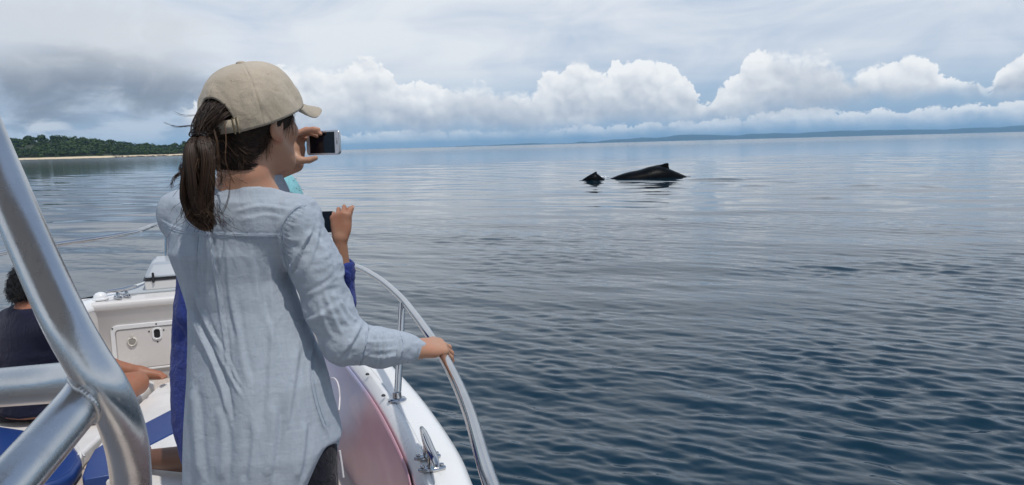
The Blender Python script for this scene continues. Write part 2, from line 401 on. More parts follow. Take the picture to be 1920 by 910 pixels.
WAKES = [(1278, 337, 1405, 336, 0.17, 0.5), (1300, 346, 1395, 346, 0.08, 0.5), (1385, 341, 1505, 343, 0.14, 0.55), (1380, 350, 1445, 349, 0.15, 0.5), (1555, 353, 1655, 347, 0.19, 0.6), (1650, 349, 1795, 354, 0.14, 0.5), (1225, 355, 1300, 353, 0.10, 0.5), (1500, 372, 1580, 374, 0.10, 0.5), (1075, 340, 1295, 340, 0.09, 0.4), (1150, 345, 1290, 346, 0.06, 0.5), (1210, 362, 1290, 364, 0.07, 0.5), (1060, 352, 1150, 352, 0.05, 0.5), (1190, 372, 1260, 376, 0.05, 0.5)]
build_sea()

# ------------------------------------------------------------------ far hills on the horizon
def build_hills():
    pts = [(790, 0), (840, 1.0), (870, 2.2), (920, 2.5), (950, 3.4), (985, 3.0), (1060, 2.6), (1090, 5.0), (1130, 4.4), (1180, 6.5), (1205, 9.5), (1235, 8.2), (1275, 11.0), (1330, 10.0), (1380, 9.6), (1420, 11.4), (1480, 10.5), (1560, 12.0), (1640, 10.8), (1720, 12.2), (1800, 11.5), (1880, 13.0), (1960, 12.0), (2080, 12.6), (2200, 9.0), (2400, 7.0)]
    D = 23000.0; n = 420; px = np.linspace(790, 2400, n)
    hh = np.interp(px, [p[0] for p in pts], [p[1] for p in pts])
    hh = 0.84*hh + 3.2*fbm(np.stack([px*0.022, px*0, px*0], -1), 5, 0.55)*np.minimum(1, hh/4); hh = np.maximum(hh, 0.0)
    az = np.arctan((px-960)/F_PX)
    rows = 9; Pn = np.zeros((rows, n, 3))
    for j in range(rows):
        t = j/(rows-1); prof = math.sin(PI*min(t*1.0, 1.0))
        jag = 1+0.5*fbm(np.stack([px*0.02, px*0+j*0.7, px*0], -1), 3)
        r = (D - 2500 + 5000*t)/np.cos(az)
        Pn[j, :, 0] = r*np.sin(az); Pn[j, :, 1] = r*np.cos(az)
        Pn[j, :, 2] = -3 + (hh/F_PX*D*1.0)*prof*(min(1.0, 0.9)*np.minimum(jag, 1.05) if j != (rows-1)//2 else 1.0)
    mt, T, bs, _ = material('hill_forest')
    nz = T.noise(T.n('ShaderNodeNewGeometry').outputs['Position'], 0.002, 5.0, 0.6)
    pset(T, bs, color=T.mix(T.ss(nz, 0.35, 0.65), (0.012, 0.026, 0.034), (0.022, 0.040, 0.045)), rough=0.95, spec=0.1)
    o = MB().grid(Pn).build('hills', mt, None, auto=False); tag(o, 'long low blue hills far off along the right horizon', None, None, 'structure')
build_hills()

# ------------------------------------------------------------------ island: terrain, beach, rocks, wood
ISL_D = 980.0
def build_island():
    D = ISL_D
    def xx(px): return (px-960)/F_PX*D
    # ridge profile (px -> crown-top pixel above the waterline)
    px = np.linspace(-260, 560, 165)
    prof = np.interp(px, [-260, -150, 0, 60, 150, 220, 260, 300, 345, 420, 500, 560], [34, 40, 40, 40, 38, 33, 27, 23, 24, 22, 12, 1])
    ht = prof/F_PX*D
    rows = 26; Pn = np.zeros((rows, len(px), 3))
    shore = np.interp(px, [-260, 0, 140, 170, 220, 235, 300, 560], [0, 0, 6, 10, 60, 150, 190, 260])
    def terr(pxv, t):
        h = np.interp(pxv, px, ht); s = np.interp(pxv, px, shore)
        y = D + s + t*240
        b = np.where(t < 0.06, t/0.06*2.4, 2.4 + np.maximum(h-1.5-2.4, 0.3)*np.clip((t-0.06)/0.5, 0, 1)**0.75)
        b = b*np.clip((1.12-t)/0.3, 0, 1) - 0.25
        return (pxv-960)/F_PX*D*(y/D), y, b
    for j in range(rows):
        t = (j/(rows-1))**1.5*1.15
        X, Y, Z = terr(px, t)
        Pn[j, :, 0] = X; Pn[j, :, 1] = Y; Pn[j, :, 2] = Z
    mt, T, bs, _ = material('island_ground')
    pos = T.n('ShaderNodeNewGeometry').outputs['Position']; z = T.n('ShaderNodeSeparateXYZ', {0: pos}).outputs[2]
    nz = T.noise(pos, 0.08, 4.0, 0.6)
    zz = T.m('ADD', z, T.m('MULTIPLY', T.m('SUBTRACT', nz, 0.5), 0.7))
    sand = T.mix(nz, (0.62, 0.50, 0.33), (0.72, 0.60, 0.42))
    wet = T.mix(T.ss(zz, 0.05, 0.30), (0.05, 0.045, 0.04), sand)
    pset(T, bs, color=T.mix(T.ss(zz, 2.2, 2.7), wet, (0.035, 0.045, 0.022)), rough=0.95)
    o = MB().grid(Pn).build('island', mt, None, auto=False); tag(o, 'low wooded island with a pale sand beach at left', None, None, 'structure')
    # leaf clumps
    lm, T, bs, _ = material('wood_leaves')
    inf = T.n('ShaderNodeAttribute', attribute_name='tint').outputs['Fac']
    pset(T, bs, color=T.mix(inf, (0.016, 0.034, 0.013), (0.065, 0.105, 0.028)), rough=0.7, spec=0.25)
    bark, T, bs, _ = material('bark'); pset(T, bs, color=(0.09, 0.07, 0.055), rough=0.9)
    def crown_quads(c, rx, rz, nq, rg, size, tint, flat=0.4):
        u = rg.normal(size=(nq, 3)); u /= np.linalg.norm(u, axis=1)[:, None]; u[:, 2] = np.where(u[:, 2] < -flat, -u[:, 2]*0.6, u[:, 2])
        lump = 1 + 0.9*vnoise(u*2.2 + c*0.37)
        r = (0.72+0.3*rg.random(nq))*lump
        p = c + u*np.array([rx, rx, rz])*r[:, None]
        nrm = u + rg.normal(size=(nq, 3))*0.35; nrm /= np.linalg.norm(nrm, axis=1)[:, None]
        a = np.cross(nrm, rg.normal(size=(nq, 3))); a /= np.linalg.norm(a, axis=1)[:, None]; b = np.cross(nrm, a)
        s = size*(0.6+0.8*rg.random(nq))[:, None]
        V = np.stack([p-a*s, p-b*s*0.8, p+a*s, p+b*s*0.8], 1).reshape(-1, 3)
        tt = np.clip(tint + 0.25*rg.normal(size=nq), 0, 1)
        return V, np.repeat(tt, 4)
    rg = np.random.default_rng(3)
    Vs = []; Ts = []
    for i in range(1300):
        p0 = rg.uniform(-255, 545); t = 0.068 + 0.6*rg.random()**1.5
        X, Y, Z = terr(np.array([p0]), t)
        big = rg.random() < 0.18
        r = rg.uniform(3.0, 5.2)*(1.25 if big else 1.0)
        h = rg.uniform(1.5, 4.6)*(1.3 if big else 1)
        far = np.interp(p0, [225, 300], [1.0, 0.8])
        V, tt = crown_quads(np.array([X[0], Y[0], Z[0]+h*far]), r, r*rg.uniform(0.5, 0.8), 70, rg, 1.0, np.clip(rg.normal(0.36, 0.22), 0, 0.9))
        Vs.append(V); Ts.append(tt)
    V = np.vstack(Vs); tt = np.concatenate(Ts)
    o = mesh_obj('island_wood', V, np.arange(len(V)).reshape(-1, 4), lm, smooth=False)
    at = o.data.attributes.new('tint', 'FLOAT', 'POINT'); at.data.foreach_set('value', tt.astype(np.float32))
    tag(o, 'dense dark green wood covering the island', None, None, 'stuff')
    # skyline trees one can tell apart
    sky = [(52, 256, 5.6, 'leftmost broad flat-topped tree on the island skyline beside the metal tube'),
           (76, 254, 6.0, 'round-crowned tree on the island skyline, second from the left'),
           (99, 255, 4.2, 'spreading tree with a wind-swept lopsided crown on the island skyline'),
           (122, 257, 4.0, 'umbrella-shaped tree standing clear of the island wood, right of the lopsided one'),
           (155, 261, 6.0, 'wide dome-crowned tree at the middle of the island ridge'),
           (180, 264, 4.5, 'dark tree on the island ridge where it starts to slope down to the right'),
           (244, 271, 2.6, 'small round tree poking up in the dip of the island skyline'),
           (275, 269, 3.0, 'small tree on the low right part of the island skyline'),
           (345, 266, 2.8, 'rightmost skyline tree of the island, close to the woman\'s hair')]
    for px0, py0, r, lab in sky:
        d = D + np.interp(px0, px, shore) + 120
        top = P(px0, py0, d); gz = top[2]-r*1.6-1
        e = empty('island_tree', (top[0], top[1], gz)); tag(e, lab, 'tree', 'trees on the island skyline')
        V, tt = crown_quads(np.array([top[0], top[1], top[2]-r*0.62]), r, r*0.78, 420, rg, 0.95, 0.28, 0.5)
        c = mesh_obj('crown', V, np.arange(len(V)).reshape(-1, 4), lm, e, smooth=False)
        at = c.data.attributes.new('tint', 'FLOAT', 'POINT'); at.data.foreach_set('value', tt.astype(np.float32))
        tr = MB().tube([(top[0], top[1], gz-3), (top[0]+0.3, top[1], gz+r*0.8), (top[0]-0.2, top[1], top[2]-r*0.7)], [0.5, 0.35, 0.2], 7)
        for k in range(4):
            a = k*1.6+px0; tr.tube([(top[0], top[1], gz+r*0.7), (top[0]+math.cos(a)*r*0.6, top[1]+math.sin(a)*r*0.6, top[2]-r*0.6)], [0.22, 0.08], 5)
        tr.build('trunk', bark, e)
    # rocks at the waterline
    rk, T, bs, _ = material('shore_rock')
    nz = T.noise(T.n('ShaderNodeNewGeometry').outputs['Position'], 0.6, 4.0, 0.6)
    pset(T, bs, color=T.mix(nz, (0.035, 0.03, 0.028), (0.13, 0.10, 0.085)), rough=0.9)
    m = MB()
    for i in range(150):
        p0 = rg.uniform(226, 470) if i < 110 else rg.uniform(45, 190)
        X, Y, Z = terr(np.array([p0]), rg.uniform(-0.006, 0.03) if i < 110 else rg.uniform(-0.004, 0.003))
        s = rg.uniform(0.6, 2.1) if i < 110 else rg.uniform(0.4, 0.9)
        bm = bmesh.new(); bmesh.ops.create_icosphere(bm, subdivisions=1, radius=1.0)
        Vv = np.array([v.co for v in bm.verts]); bm.verts.index_update(); Fc = [[v.index for v in f.verts] for f in bm.faces]; bm.free()
        Vv = Vv*(1+0.5*vnoise(Vv*1.7+i))[:, None]*np.array([s*rg.uniform(1, 2.4), s, s*0.55]) + np.array([X[0], Y[0], max(Z[0], 0)])
        m.add(Vv, Fc)
    o = m.build('shore_rocks', rk, None, smooth=False); tag(o, 'dark rocks along the island waterline', None, None, 'stuff')
build_island()

# ------------------------------------------------------------------ whales
def build_whale(name, label, px_nose, px_tail, wl_px, wl_py, outline, width, yaw):
    c = G(wl_px, wl_py, 0.0); d = c[1]; sc = d/F_PX
    mt, T, bs, _ = material('whale_skin')
    pos = T.n('ShaderNodeTexCoord').outputs['Object']
    nz = T.noise(T.v('MULTIPLY', pos, (0.5, 1, 1)), 3.0, 5.0, 0.6); sc2 = T.noise(T.v('MULTIPLY', pos, (1, 1, 4)), 16.0, 3.0, 0.6)
    colr = T.mix(T.ss(nz, 0.45, 0.75), (0.0015, 0.0018, 0.0026), (0.004, 0.0046, 0.006))
    colr = T.mix(T.m('MULTIPLY', T.ss(sc2, 0.66, 0.72), 0.2), colr, (0.03, 0.03, 0.035))
    pset(T, bs, color=colr, rough=0.36, spec=0.05, normal=bump(T, T.noise(pos, 9.0, 4.0, 0.6), 0.25, 0.03))
    n = 70; xs = np.linspace(outline[0][0], outline[-1][0], n)
    hs = np.interp(xs, [o[0] for o in outline], [o[1] for o in outline])
    # smooth body without the fin
    L = (xs[-1]-xs[0])*sc
    body = np.interp(xs, [o[0] for o in outline if len(o) == 2], [o[1] for o in outline if len(o) == 2])
    ker = np.ones(5)/5; body = np.convolve(np.pad(body, 2, mode='edge'), ker, 'valid')
    cs, sn = math.cos(yaw), math.sin(yaw)
    m = 22; Pn = np.zeros((n, m, 3))
    for i in range(n):
        x = (xs[i]-wl_px)*sc/cs; h = max(body[i], 0)*sc + 0.02; base = -0.5
        w = width*math.sqrt(max(0.03, math.sin(PI*min(max((i+2)/(n+3), 0), 1))))
        for k in range(m):
            a = PI*k/(m-1); yy = -math.cos(a)*w; zz = base + (h-base)*math.sin(a)**0.72
            yy *= 1.0
            Pn[i, k] = (c[0]+x*cs - yy*sn, c[1]+x*sn + yy*cs, zz)
    e = empty(name, (c[0], c[1], 0)); tag(e, label, 'whale')
    MB().grid(Pn).build('body', mt, e, auto=False)
    return e, mt, c, sc, cs, sn
def whale_fin(e, mt, c, sc, cs, sn, wl_px, prof, th):
    """prof: outline pixels (x, height) of the fin seen from the side; tapered thickness"""
    pr = spline(prof, 5); n = len(pr); x = (pr[:, 0]-wl_px)*sc/cs; z = pr[:, 1]*sc
    cen = np.array([x.mean(), z.min()]); rings = []
    hmax = z.max()-z.min()
    for s in np.linspace(-1, 1, 9):
        k = math.sqrt(max(0.0, 1-s*s*0.98)); f = 0.25+0.75*k
        taper = 1-0.75*(z-z.min())/hmax
        rings.append(np.stack([c[0]+(cen[0]+(x-cen[0])*f)*cs - s*th*taper*sn, c[1]+(cen[0]+(x-cen[0])*f)*sn + s*th*taper*cs, cen[1]+(z-cen[1])*f], -1))
    MB().grid(np.array(rings)).build('dorsal_fin', mt, e, auto=False)
WL = (1215, 334)
out = [(1136, -3), (1146, 1.5), (1160, 6.8), (1175, 11.0), (1188, 13.2), (1201, 15.4), (1211, 18.6), (1221, 21.2), (1232, 21.8), (1243, 20), (1254, 16), (1263, 12), (1272, 8.0), (1282, 3.5), (1296, -3)]
args = build_whale('humpback_whale', 'large black whale back with a hooked dorsal fin arching out of the sea', 1136, 1296, *WL, out, 0.95, 0.10)
whale_fin(*args, WL[0], [(1214, 17), (1226, 22.3), (1239, 24.2), (1247, 26.3), (1251.5, 26.9), (1254.6, 25.3), (1254.6, 20.5), (1257, 13)], 0.22)
WL2 = (1113, 338.5)
out = [(1086, -3), (1092, 1.5), (1098, 5.5), (1104, 9.0), (1110, 12.0), (1115, 13.2), (1120, 11.8), (1126, 7.2), (1132, 2), (1138, -3)]
args = build_whale('whale_calf', 'small whale calf whose dark back shows beside the large whale', 1086, 1138, *WL2, out, 0.42, 0.10)
whale_fin(*args, WL2[0], [(1106, 9), (1111, 13.2), (1115, 15.2), (1118.0, 16.2), (1119.4, 15.2), (1119.6, 12), (1122, 8)], 0.10)
def build_splash():
    c = G(1131, 334.5, 0.0)
    mt, T, bs, _ = material('foam'); pset(T, bs, color=(0.82, 0.86, 0.88), rough=0.5)
    rg = np.random.default_rng(9); m = MB()
    for i in range(46):
        p = c + np.array([rg.normal(-0.02, 0.17), rg.normal(0, 0.25), abs(rg.normal(0, 0.07))]); r = rg.uniform(0.02, 0.06)
        m.lathe([(r*0.3, -r*0.6), (r, 0), (r*0.75, r*0.5), (r*0.2, r*0.8)], p, (rg.normal(0, .3), rg.normal(0, .3), 1), 7)
    o = m.build('splash', mt); tag(o, 'white splash of foam between the calf and the large whale', None, None, 'stuff')
build_splash()
# ------------------------------------------------------------------ boat
GZ, CZ, DZ = 1.50, 1.10, 0.80        # gunwale top, cushion top, cockpit deck
def mat_simple(name, color, rough=0.5, **kw):
    mt, T, bs, _ = material(name); pset(T, bs, color=color, rough=rough, **kw); return mt
def mat_gelcoat(name='gelcoat', a=(0.78, 0.78, 0.77), b=(0.70, 0.69, 0.67)):
    mt, T, bs, _ = material(name); pos = T.n('ShaderNodeTexCoord').outputs['Object']
    n1 = T.noise(pos, 2.2, 6.0, 0.65); n2 = T.noise(pos, 60.0, 3.0, 0.6)
    sc = T.noise(T.v('MULTIPLY', pos, (1.0, 9.0, 9.0)), 9.0, 3.0, 0.6)
    colr = T.mix(T.ss(n1, 0.45, 0.85), a, b)
    colr = T.mix(T.m('MULTIPLY', T.ss(sc, 0.68, 0.76), 0.12), colr, (0.52, 0.50, 0.46))
    pset(T, bs, color=colr, rough=T.lin(n1, 0.3, 0.7, 0.22, 0.36), coat=0.35, coat_rough=0.08, normal=bump(T, n2, 0.04, 0.002))
    return mt
def mat_steel(name, base, r0, r1, streak=True, bumpy=0.0):
    mt, T, bs, _ = material(name); pos = T.n('ShaderNodeTexCoord').outputs['Object']
    n1 = T.noise(pos, 7.0, 5.0, 0.6); n2 = T.noise(pos, 120.0, 3.0, 0.6); n3 = T.noise(T.v('MULTIPLY', pos, (1, 1, 0.35)), 22.0, 4.0, 0.65)
    colr = T.mix(T.ss(n1, 0.3, 0.75), base, tuple(c*0.86 for c in base))
    colr = T.mix(T.m('MULTIPLY', T.ss(n3, 0.60, 0.75), 0.35), colr, tuple(c*0.62 for c in base))
    rgh = T.m('ADD', T.lin(n1, 0.3, 0.7, r0, r1), T.m('MULTIPLY', T.ss(n3, 0.55, 0.75), 0.10))
    pset(T, bs, color=colr, rough=rgh, metal=1.0, normal=bump(T, T.m('ADD', n2, T.m('MULTIPLY', n1, 0.6)), 0.05+bumpy, 0.002))
    return mt
M = {}
M['gel'] = mat_gelcoat(); M['gel2'] = mat_gelcoat('gelcoat_locker', (0.66, 0.63, 0.60), (0.60, 0.57, 0.54))
M['beige'] = mat_gelcoat('seat_base', (0.60, 0.52, 0.46), (0.54, 0.46, 0.40))
M['alu'] = mat_steel('brushed_aluminium', (0.60, 0.61, 0.62), 0.21, 0.31, bumpy=0.05)
M['weld'] = mat_steel('weld_bead', (0.60, 0.60, 0.60), 0.28, 0.45, bumpy=0.4)
M['steel'] = mat_steel('polished_steel', (0.54, 0.54, 0.55), 0.06, 0.11)
M['dark'] = mat_simple('dark_slot', (0.012, 0.012, 0.013), 0.5)
M['rubber'] = mat_simple('black_seal', (0.02, 0.02, 0.022), 0.55)
def mat_vinyl(name, c):
    mt, T, bs, _ = material(name); pos = T.n('ShaderNodeTexCoord').outputs['Object']
    n = T.vor(T.v('MULTIPLY', pos, (1, 1, 1)), 260.0); w = T.noise(pos, 6.0, 4.0, 0.6)
    pset(T, bs, color=T.mix(T.ss(w, 0.35, 0.75), c, tuple(q*0.86 for q in c)), rough=0.38, normal=bump(T, T.m('ADD', T.m('MULTIPLY', n, 0.15), T.m('MULTIPLY', w, 1.0)), 0.14, 0.012))
    return mt
M['vwhite'] = mat_vinyl('white_vinyl', (0.74, 0.72, 0.69)); M['vblue'] = mat_vinyl('blue_vinyl', (0.012, 0.045, 0.19))

def unit(v): v = np.array(v, float); return v/np.linalg.norm(v)
def resample_c(P_, K):
    P_ = np.asarray(P_, float); d = np.concatenate([[0], np.cumsum(np.linalg.norm(np.diff(P_, axis=0), axis=1))]); q = np.linspace(0, d[-1], K); return np.stack([np.interp(q, d, P_[:, i]) for i in range(3)], -1)
def build_boat():
    B = empty('boat', (-1.2, 1.5, 0)); tag(B, 'white open motorboat with steel bow rails, locker hatch, cushions and aluminium tube frame', 'boat')
    # outline of the gunwale: outer edge from starboard stern round the bow to port stern
    ctrl = [(0.16, -2.2), (0.14, -0.6), (0.09, 0.5), (0.03, 1.2), tuple(G(897, 910, GZ)[:2]), tuple(G(860, 830, GZ)[:2]), tuple(G(800, 745, GZ)[:2]), tuple(G(744, 683, GZ)[:2]),
            (-0.70, 3.42), (-1.02, 4.2), (-1.32, 5.0), (-1.55, 5.6), (-1.85, 5.85), (-2.13, 5.72), (-2.33, 5.25), (-2.42, 4.5), (-2.50, 3.75), (-2.60, 2.4), (-2.66, 0.6), (-2.66, -2.2)]
    out = spline([(*c, 0) for c in ctrl], 9)[:, :2]
    t = np.gradient(out, axis=0); t /= np.linalg.norm(t, axis=1)[:, None]; nrm = np.stack([-t[:, 1], t[:, 0]], -1)   # points inboard
    n = len(out)
    prof = [(-0.16, -0.4-GZ), (-0.02, -0.55), (0.006, -0.10), (0.0, -0.045), (0.006, -0.020), (0.022, -0.005), (0.04, 0.0), (0.070, 0.003), (0.100, 0.001), (0.1025, -0.002), (0.105, 0.0005), (0.117, 0.0), (0.121, -0.003), (0.139, -0.026), (0.142, -0.034), (0.142, -0.045)]
    Pn = np.zeros((n, len(prof), 3))
    for k, (o, z) in enumerate(prof):
        Pn[:, k, :2] = out + nrm*o*(1 if o >= 0 else -1); Pn[:, k, 2] = GZ+z
        if o < 0: Pn[:, k, :2] = out + nrm*(-o)
    hull = MB().grid(Pn[:, ::-1]).build('hull', M['gel'], B)
    inner = out + nrm*0.140
    # inner side wall
    W2 = np.zeros((n, 2, 3)); W2[:, 0, :2] = inner; W2[:, 1, :2] = out + nrm*0.155; W2[:, 0, 2] = GZ-0.04; W2[:, 1, 2] = DZ-0.02
    MB().grid(W2).build('side_wall', M['gel2'], B)
    # cockpit deck
    m = MB(); poly = [(*p,) for p in (out + nrm*0.10)]
    V = [(p[0], p[1], DZ) for p in poly]; m.add(V, [tuple(range(len(V)))]); m.build('deck', M['beige'], B, smooth=False)
    # foredeck wall with the locker
    wa = np.array([*P(166, 566, 4.2)[:2]]); wd = np.array([0.366, 0.150]); wd /= np.linalg.norm(wd); wn = np.array([wd[1], -wd[0]])
    def wp(u, z, o=0.0): return np.array([*(wa+wd*u+wn*o), z])
    def uz(px, py):
        r = ray(px, py); k = np.dot(np.append(wa, 0)-CAM, np.append(wn, 0))/np.dot(r, np.append(wn, 0)); p = CAM + r*k
        return np.dot(p[:2]-wa, wd), p[2]
    UL = 1.12
    m = MB(); zt = GZ-0.004
    # wall skin, rolled lip and foredeck in one sweep
    lip = [(0.0, 0.90), (0.0, zt-0.055), (0.004, zt-0.05), (0.016, zt-0.045), (0.020, zt-0.03), (0.018, zt-0.012), (0.008, zt-0.002), (-0.01, zt), (-0.16, zt+0.001)]
    us = np.linspace(-0.16, UL, 12); Pw = np.array([[wp(u, z, o) for (o, z) in lip] for u in us]); m.grid(Pw)
    m.build('foredeck_wall', M['gel2'], B)
    fd = [wp(-0.10, zt, -0.16), wp(UL, zt, -0.16)] + [(*p, zt) for p in (out+nrm*0.12) if np.dot(p-wa, wn) < -0.165]
    cen = np.mean(np.array(fd), axis=0); V = [np.append(cen[:2], zt)] + [np.array(q) for q in fd]
    MB().add(V, [(0, i, i+1 if i+1 < len(V) else 1) for i in range(1, len(V))]).build('foredeck', M['gel'], B, smooth=False)
    # locker hatch
    def rr(u0, z0, u1, z1, r, o, k=6):
        q = []
        for (cu, cz, a0) in ((u0+r, z0+r, PI), (u1-r, z0+r, 1.5*PI), (u1-r, z1-r, 0), (u0+r, z1-r, 0.5*PI)):
            for i in range(k+1):
                a = a0+0.5*PI*i/k; q.append((cu+r*math.cos(a), cz+r*math.sin(a)))
        return q
    def plate(mb, poly, o0, o1):
        nn = len(poly); V = [wp(u, z, o0) for u, z in poly]+[wp(u, z, o1) for u, z in poly]
        mb.add(V, [tuple(range(nn, 2*nn))[::-1]]+[(i, nn+i, nn+(i+1) % nn, (i+1) % nn) for i in range(nn)])
    def ring(mb, po, pi_, o0, o1):
        nn = len(po); V = [wp(u, z, o0) for u, z in po]+[wp(u, z, o1) for u, z in po]+[wp(u, z, o1) for u, z in pi_]+[wp(u, z, o0-0.01) for u, z in pi_]
        Fq = []
        for a in range(3):
            for i in range(nn): Fq.append((a*nn+i, (a+1)*nn+i, (a+1)*nn+(i+1) % nn, a*nn+(i+1) % nn))
        mb.add(V, Fq)
    u0, z1 = uz(206, 612); _, z0 = uz(212, 688); z0 = 1.115; u1 = u0+0.78
    hf = MB(); ring(hf, rr(u0, z0-0.03, u1, z1, 0.035, 0), rr(u0+0.022, z0-0.02, u1-0.022, z1-0.024, 0.022, 0), 0.0, 0.011)
    H = hf.build('hatch', M['gel'], B, bevel=0.002)
    dr = MB(); plate(dr, rr(u0+0.027, z0-0.015, u1-0.027, z1-0.029, 0.02, 0), -0.01, 0.006); dr.build('hatch_door', M['gel2'], H, bevel=0.002)
    lu, lz = uz(248, 640)
    wn3 = np.append(wn, 0)
    la = MB(); la.lathe([(0.026, 0.0), (0.027, 0.006), (0.022, 0.011), (0.018, 0.008), (0.017, 0.007)], wp(lu, lz, 0.006), wn3, 24); la.box(wp(lu, lz+0.028, 0.011), (0.018, 0.012, 0.022), bev=0.003)
    L = la.build('latch', mat_simple('latch_plastic', (0.62, 0.59, 0.52), 0.35), H)
    MB().lathe([(0.0165, 0.0), (0.016, 0.003), (0.004, 0.004)], wp(lu, lz, 0.0125), wn3, 20).build('latch_button', mat_simple('latch_grey', (0.30, 0.28, 0.25), 0.4), H)
    pu, pz = uz(294.5, 625)
    pp = MB(); ring(pp, rr(pu-0.026, pz-0.035, pu+0.026, pz+0.035, 0.02, 0), rr(pu-0.016, pz-0.026, pu+0.016, pz+0.026, 0.013, 0), 0.006, 0.013); pp.build('pull_plate', M['gel'], H, bevel=0.0015)
    ps = MB(); plate(ps, rr(pu-0.016, pz-0.026, pu+0.016, pz+0.026, 0.013, 0), 0.004, 0.0065); ps.build('pull_slot', M['dark'], H)
    for (su, sz) in ((pu-0.04, pz+0.016), (pu+0.036, pz+0.016), (pu, pz-0.048), (u0+0.012, z1-0.014), (u0+0.34, z1-0.011), (pu+0.0, z1-0.011)):
        MB().lathe([(0.0045, 0), (0.0045, 0.002), (0.002, 0.0028)], wp(su, sz, 0.0062 if sz < z1-0.03 else 0.011), wn3, 10).build('screw', M['rubber'], H)
    # dome light, port cleat and box on the foredeck
    dl = G(178, 566, GZ); MB().lathe([(0.042, 0), (0.042, 0.008), (0.036, 0.012), (0.034, 0.026), (0.022, 0.038), (0.006, 0.043)], (dl[0], dl[1]+0.06, GZ), n=24).build('dome_light', mat_simple('white_lens', (0.8, 0.8, 0.8), 0.2, coat=0.5), B)
    def cleat(p0, p1, z):
        p0 = np.array(p0[:2]); p1 = np.array(p1[:2]); L_ = np.linalg.norm(p1-p0); dv = (p1-p0)/L_; nv = np.array([-dv[1], dv[0]]); c = (p0+p1)/2
        q = lambda u, v, h: np.array([*(c+dv*u*L_+nv*v), z+h])
        path = [q(s, 0, h) for s, h in ((-0.5, 0.046), (-0.47, 0.049), (-0.33, 0.050), (-0.15, 0.047), (0.0, 0.045), (0.15, 0.047), (0.33, 0.050), (0.47, 0.049), (0.5, 0.046))]
        K = MB().tube(path, [0.003, 0.0065, 0.0095, 0.012, 0.0125, 0.012, 0.0095, 0.0065, 0.003], 16).build('cleat', M['steel'], B)
        for s in (-0.14, 0.14):
            a = MB(); a.tube([q(s, 0, 0.042), q(s, 0, 0.02), q(s, 0, 0.004)], [0.0095, 0.010, 0.014], 14)
            pts = [q(s, v, 0.0) for v in np.linspace(-0.034, 0.034, 9)]
            a.tube([p+np.array([0, 0, 0.004]) for p in pts], [0.006, 0.011, 0.013, 0.014, 0.014, 0.014, 0.013, 0.011, 0.006], 12, flat=0.62)
            a.build('cleat_foot', M['steel'], K)
            for v in (-0.024, 0.024): MB().lathe([(0.006, 0), (0.006, 0.003), (0.003, 0.0045)], q(s, v, 0.0115), n=10).build('bolt', M['steel'], K)
    cleat(G(790, 803, GZ+0.05), G(821, 877, GZ+0.05), GZ+0.003)
    cleat(G(198, 549, GZ+0.05), G(257, 537, GZ+0.05), GZ+0.003)
    # bow rail and stanchions
    rz = GZ+0.30
    right = [G(*p, rz) for p in ((916, 895), (880, 775), (850, 704), (826, 660), (800, 621), (775, 587), (750, 557), (716, 527), (682, 506), (650, 490))]
    left = [G(300, 420, rz+0.07), G(272, 429, rz+0.065), G(250, 436, rz+0.06), G(190, 446, rz+0.055), G(120, 456, rz+0.05), G(50, 467, rz+0.045), G(-10, 477, rz+0.04)]
    path = [(0.16, -1.6, rz-0.02), (0.13, -0.5, rz-0.01), (0.06, 0.5, rz)] + right + [(-0.98, 4.15, rz+0.02), (-1.28, 5.0, rz+0.04), (-1.55, 5.55, rz+0.06), (-1.85, 5.75, rz+0.07), (-2.12, 5.55, rz+0.07)] + left + [(-2.52, 2.2, rz+0.03), (-2.56, 0.6, rz+0.02), (-2.56, -1.6, rz)]
    RL = MB().tube(spline(path, 8), 0.0127, 20).build('bow_rail', M['steel'], B)
    def stanchion(top, base):
        m = MB(); top = np.array(top); base = np.array(base)
        m.tube([base, base+(top-base)*0.5, top], 0.0112, 18); m.lathe([(0.030, 0.0), (0.030, 0.004), (0.026, 0.008), (0.0145, 0.010), (0.0135, 0.028), (0.0115, 0.029)], base, n=24)
        m.build('stanchion', M['steel'], RL)
    stanchion(G(754, 568, rz), G(745, 751, GZ+0.002))
    pth = spline(path, 8)
    lt = G(312, 418, rz+0.068); stanchion(lt+np.array([0, 0, 0.0]), (lt[0]-0.02, lt[1]-0.02, GZ))
    for q in (pth[8], pth[13*8+4], pth[-12]):
        k = np.argmin(np.linalg.norm(out-q[:2], axis=1)); b = out[k]+nrm[k]*0.07
        stanchion(q, (b[0], b[1], GZ+0.002))
    # snap fasteners along the inner lip
    for (px, py) in ((689, 703), (719, 743), (671, 722)):
        p = G(px, py, GZ+0.002 if px != 671 else GZ-0.09)
        if px == 671: continue
        MB().lathe([(0.007, 0), (0.007, 0.003), (0.004, 0.006), (0.0015, 0.0065)], p, n=12).build('snap_stud', M['rubber'], B)
    # seat platform and cushions in the bow
    def poly_px(pts, z): return [tuple(G(px, py, z)[:2]) for px, py in pts]
    plat = [(-2.47, 2.1), (-2.33, 4.12), (-1.5, 4.5), (-1.13, 4.1), (-0.88, 3.6), (-0.62, 2.95), (-0.42, 2.45), (-0.40, 2.3), (-1.1, 2.3), tuple(G(300, 960, 1.04)[:2]), tuple(G(200, 893, 1.04)[:2]), tuple(G(158, 905, 1.04)[:2]), tuple(G(90, 935, 1.04)[:2]), (-1.9, 2.1)]
    MB().prism(plat, DZ, 1.035).build('seat_platform', M['beige'], B, smooth=False)
